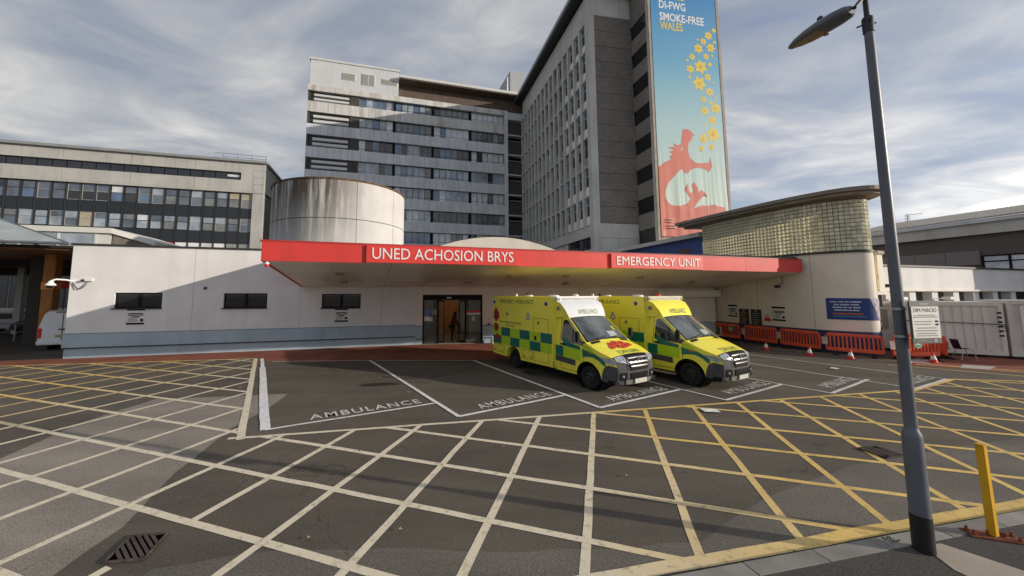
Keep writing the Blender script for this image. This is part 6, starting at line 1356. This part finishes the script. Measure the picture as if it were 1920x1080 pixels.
    sd('door_latch', INK, -2.36, 1.20, -2.26, 1.36, o=.012); sd('rear_latch', INK, -2.75, 1.24, -2.69, 1.32, o=.012)
    for x in (-4.9,-4.4,-3.0,-2.6): sd('locker_catch', INK, x, .54, x+.05, .59, o=.012)
    for s in (-1,1):
        for x, z in ((-4.95,2.50),(-1.72,2.50)):
            MB().lathe([(.075,0),(.065,.02*s),(.03,.03*s),(0,.03*s)], 16, 'y', (x,s*BYW,z)).build('side_blue_lamp', BLUEL, t, smooth=True)
        MB().lathe([(.025,0),(0,.012*s)], 10, 'y', (-4.96,s*BYW,2.36)).build('side_sensor', INK, t)
    def side_text(txt, x0, x1, z, h, m):
        for s in (-1,1):
            tm = text_mb(txt, .2, 0.0, 0); a = min(v[0] for v in tm.v); b2 = max(v[0] for v in tm.v); hh = max(v[2] for v in tm.v)
            f = (lambda v: Vector((x0+(v.x-a)*(x1-x0)/(b2-a), -BYW-.0055, z+v.z*h/hh))) if s < 0 else (lambda v: Vector((x1-(v.x-a)*(x1-x0)/(b2-a), BYW+.0055, z+v.z*h/hh)))
            moved(tm, f).build('side_lettering', m, t)
    side_text('EMERGENCY AMBULANCE', -4.55, -2.40, 2.47, .15, GRNTXT)
    side_text('WELSH AMBULANCE SERVICES', -4.60, -3.10, 1.68, .075, GRNTXT); side_text('NHS TRUST', -4.15, -3.55, 1.56, .075, GRNTXT)
    for s in (-1,1):
        MB().lathe([(0,.006*s),(.055,.006*s),(.06,.004*s)], 20, 'y', (-2.72,s*BYW,1.98)).build('crest_centre', SIGNW, t)
        MB().lathe([(.062,.006*s),(.105,.006*s),(.105,0)], 20, 'y', (-2.72,s*BYW,1.98)).build('crest_ring', CREST, t); MB().box(-2.76,s*BYW-.006,2.09,-2.68,s*BYW+.006,2.16).build('crest_crown', CREST, t)
        MB().box(-4.06,s*BYW-.005,1.95,-4.02,s*BYW+.005,2.13).build('cross_mark', GRNTXT, t); MB().box(-4.12,s*BYW-.0045,2.02,-3.96,s*BYW+.0045,2.06).build('cross_mark', GRNTXT, t)
        MB().box(-2.17,s*BYW-.005,1.75,-2.13,s*BYW+.005,1.89).build('cross_mark', AMBGRN, t); MB().box(-2.21,s*BYW-.0045,1.80,-2.09,s*BYW+.0045,1.84).build('cross_mark', AMBGRN, t)
    # light bar, roof fittings
    lb = MB().box(BX0-.06,-1.02,BZ-.135,BX0+.15,1.02,BZ+.02).build('light_bar', AMBW if white_top else mat('pale_light_bar',(0.60,0.56,0.40),.35), t, bevel=.02)
    for y in (-.95,.95): MB().box(BX0+.10,y-.07,BZ-.11,BX0+.158,y+.07,BZ-.03).build('corner_lamp', mat('brass_lamp',(0.30,0.24,0.08),.3), lb)
    MB().box(BX0+.148,-.80,BZ-.10,BX0+.155,.80,BZ-.03).build('lamp_strip', mat('lamp_strip_lens',(0.45,0.46,0.46),.2,.3,14), lb)
    for x, y, r_, h_, m in ((-4.2,-.5,.06,.10,SIGNW),(-3.6,-.3,.16,.06,SIGNW),(-2.2,-.3,.22,.07,SIGNW),(-1.9,.5,.12,.10,CONE_R if not white_top else SIGNW),(-4.6,.4,.05,.12,INK)):
        MB().lathe([(r_,0),(r_*.95,h_*.7),(r_*.6,h_),(0,h_)], 18, c=(x,y,BZ-.005)).build('roof_fitting', m, t, smooth=True)
    # wind deflector between cab and box
    dp = [(-1.36,2.62,.985),(-1.14,2.54,.965),(-.97,2.32,.91),(-.855,2.075,.855)]
    rows = [[(x+.05*(1-(2*j/10-1)**2), w*(2*j/10-1), z+.035*(1-(2*j/10-1)**2)) for j in range(11)] for x, z, w in dp]
    df_ = MB().grid(rows, True).build('wind_deflector', AMBW if white_top else AMBY, t, smooth=True)
    for s in (-1,1):
        MB().add([(-1.40,s*.99,2.62),(-1.36,s*.985,2.62),(-1.14,s*.965,2.54),(-.97,s*.91,2.32),(-.855,s*.855,2.075),(-1.02,s*.87,2.08),(-1.40,s*.95,2.06)],[(0,1,2,3,4,5,6)]).build('deflector_side', AMBY, t)
        MB().box(-1.31,s*.975-.02,2.30,-1.20,s*.975+.014,2.42).build('deflector_lamp', BLUEL if not white_top else CREST, t, bevel=.02)
    def on_rows(u, v):  # u across -1..1, v 0..3 along rows
        i = min(int(v), 2); f = v-i; a = dp[i]; b2 = dp[i+1]; c_ = [a[k]+(b2[k]-a[k])*f for k in range(3)]; q = 1-u*u
        return Vector((c_[0]+.05*q+.010, c_[2]*u, c_[1]+.035*q+.008))
    tm = text_mb('AMBULANCE', .2, 0.0, 0); b2 = max(v[0] for v in tm.v); hh = max(v[2] for v in tm.v)
    moved(tm, lambda v: on_rows(-.48+1.15*v.x/b2*.92, 2.72-.62*v.z/hh)).build('deflector_lettering', mat('faded_green_lettering',(0.30,0.36,0.20),.5) if white_top else GRNTXT, df_)
    tm = text_mb('AMBULANCE', .2, 0.0, 0); b2 = max(v[0] for v in tm.v); hh = max(v[2] for v in tm.v)
    moved(tm, lambda v: Vector(surf(6.95-.62*v.z/hh, .52-1.04*v.x/b2, .010))).build('bonnet_lettering', GRNTXT, bn)
    if poppies:
        def disc(cx, cz, r, m, nm, o):
            pts = [(cx+r*(1+.10*sin(3*a+cx*9))*cos(a), cz+r*(1+.10*sin(3*a+cx*9))*sin(a)) for a in [2*pi*k/18 for k in range(18)]]
            MB().add([(p[0],-BYW-o,p[1]) for p in pts], [tuple(range(18))]).build(nm, m, t)
        for i, (x, z, r) in enumerate([(-4.84,2.18,.09),(-4.90,2.06,.11),(-4.72,2.05,.11),(-4.90,1.90,.12),(-4.72,1.92,.12),(-4.82,1.80,.10),(-4.82,1.48,.175),(-4.74,1.13,.095),(-4.68,1.04,.085)]):
            disc(x, z, r, POPPY, 'poppy', .0056+.0006*i); disc(x+.01, z-.005, r*.24, INK, 'poppy_centre', .0115+.0002*i)
        def bdisc(cs, ct, r, m, nm, o):
            pts = [surf(cs+r*2.4*(1+.1*sin(3*a))*sin(a), ct+r*(1+.1*sin(3*a))*cos(a), o) for a in [2*pi*k/16 for k in range(16)]]
            MB().add(pts, [tuple(range(16))]).build(nm, m, bn)
        for i, (cs, ct, r) in enumerate([(5.35,-.30,.13),(5.75,-.42,.11),(5.2,-.05,.15),(5.7,-.12,.14),(5.3,.22,.14),(5.75,.20,.12),(5.55,.45,.11),(5.9,.02,.11)]):
            bdisc(cs, ct, r, POPPY_L, 'bonnet_poppy', .012+.0012*i); bdisc(cs, ct, r*.22, INK, 'poppy_centre', .024+.0012*i)
    return t
ambulance('ambulance', 'yellow and green ambulance with a white cab top and red poppies', (4.25,11.62,0), True, True)
ambulance('ambulance', 'all yellow topped ambulance without poppies, parked farther right', (7.53,12.06,0), False, False)
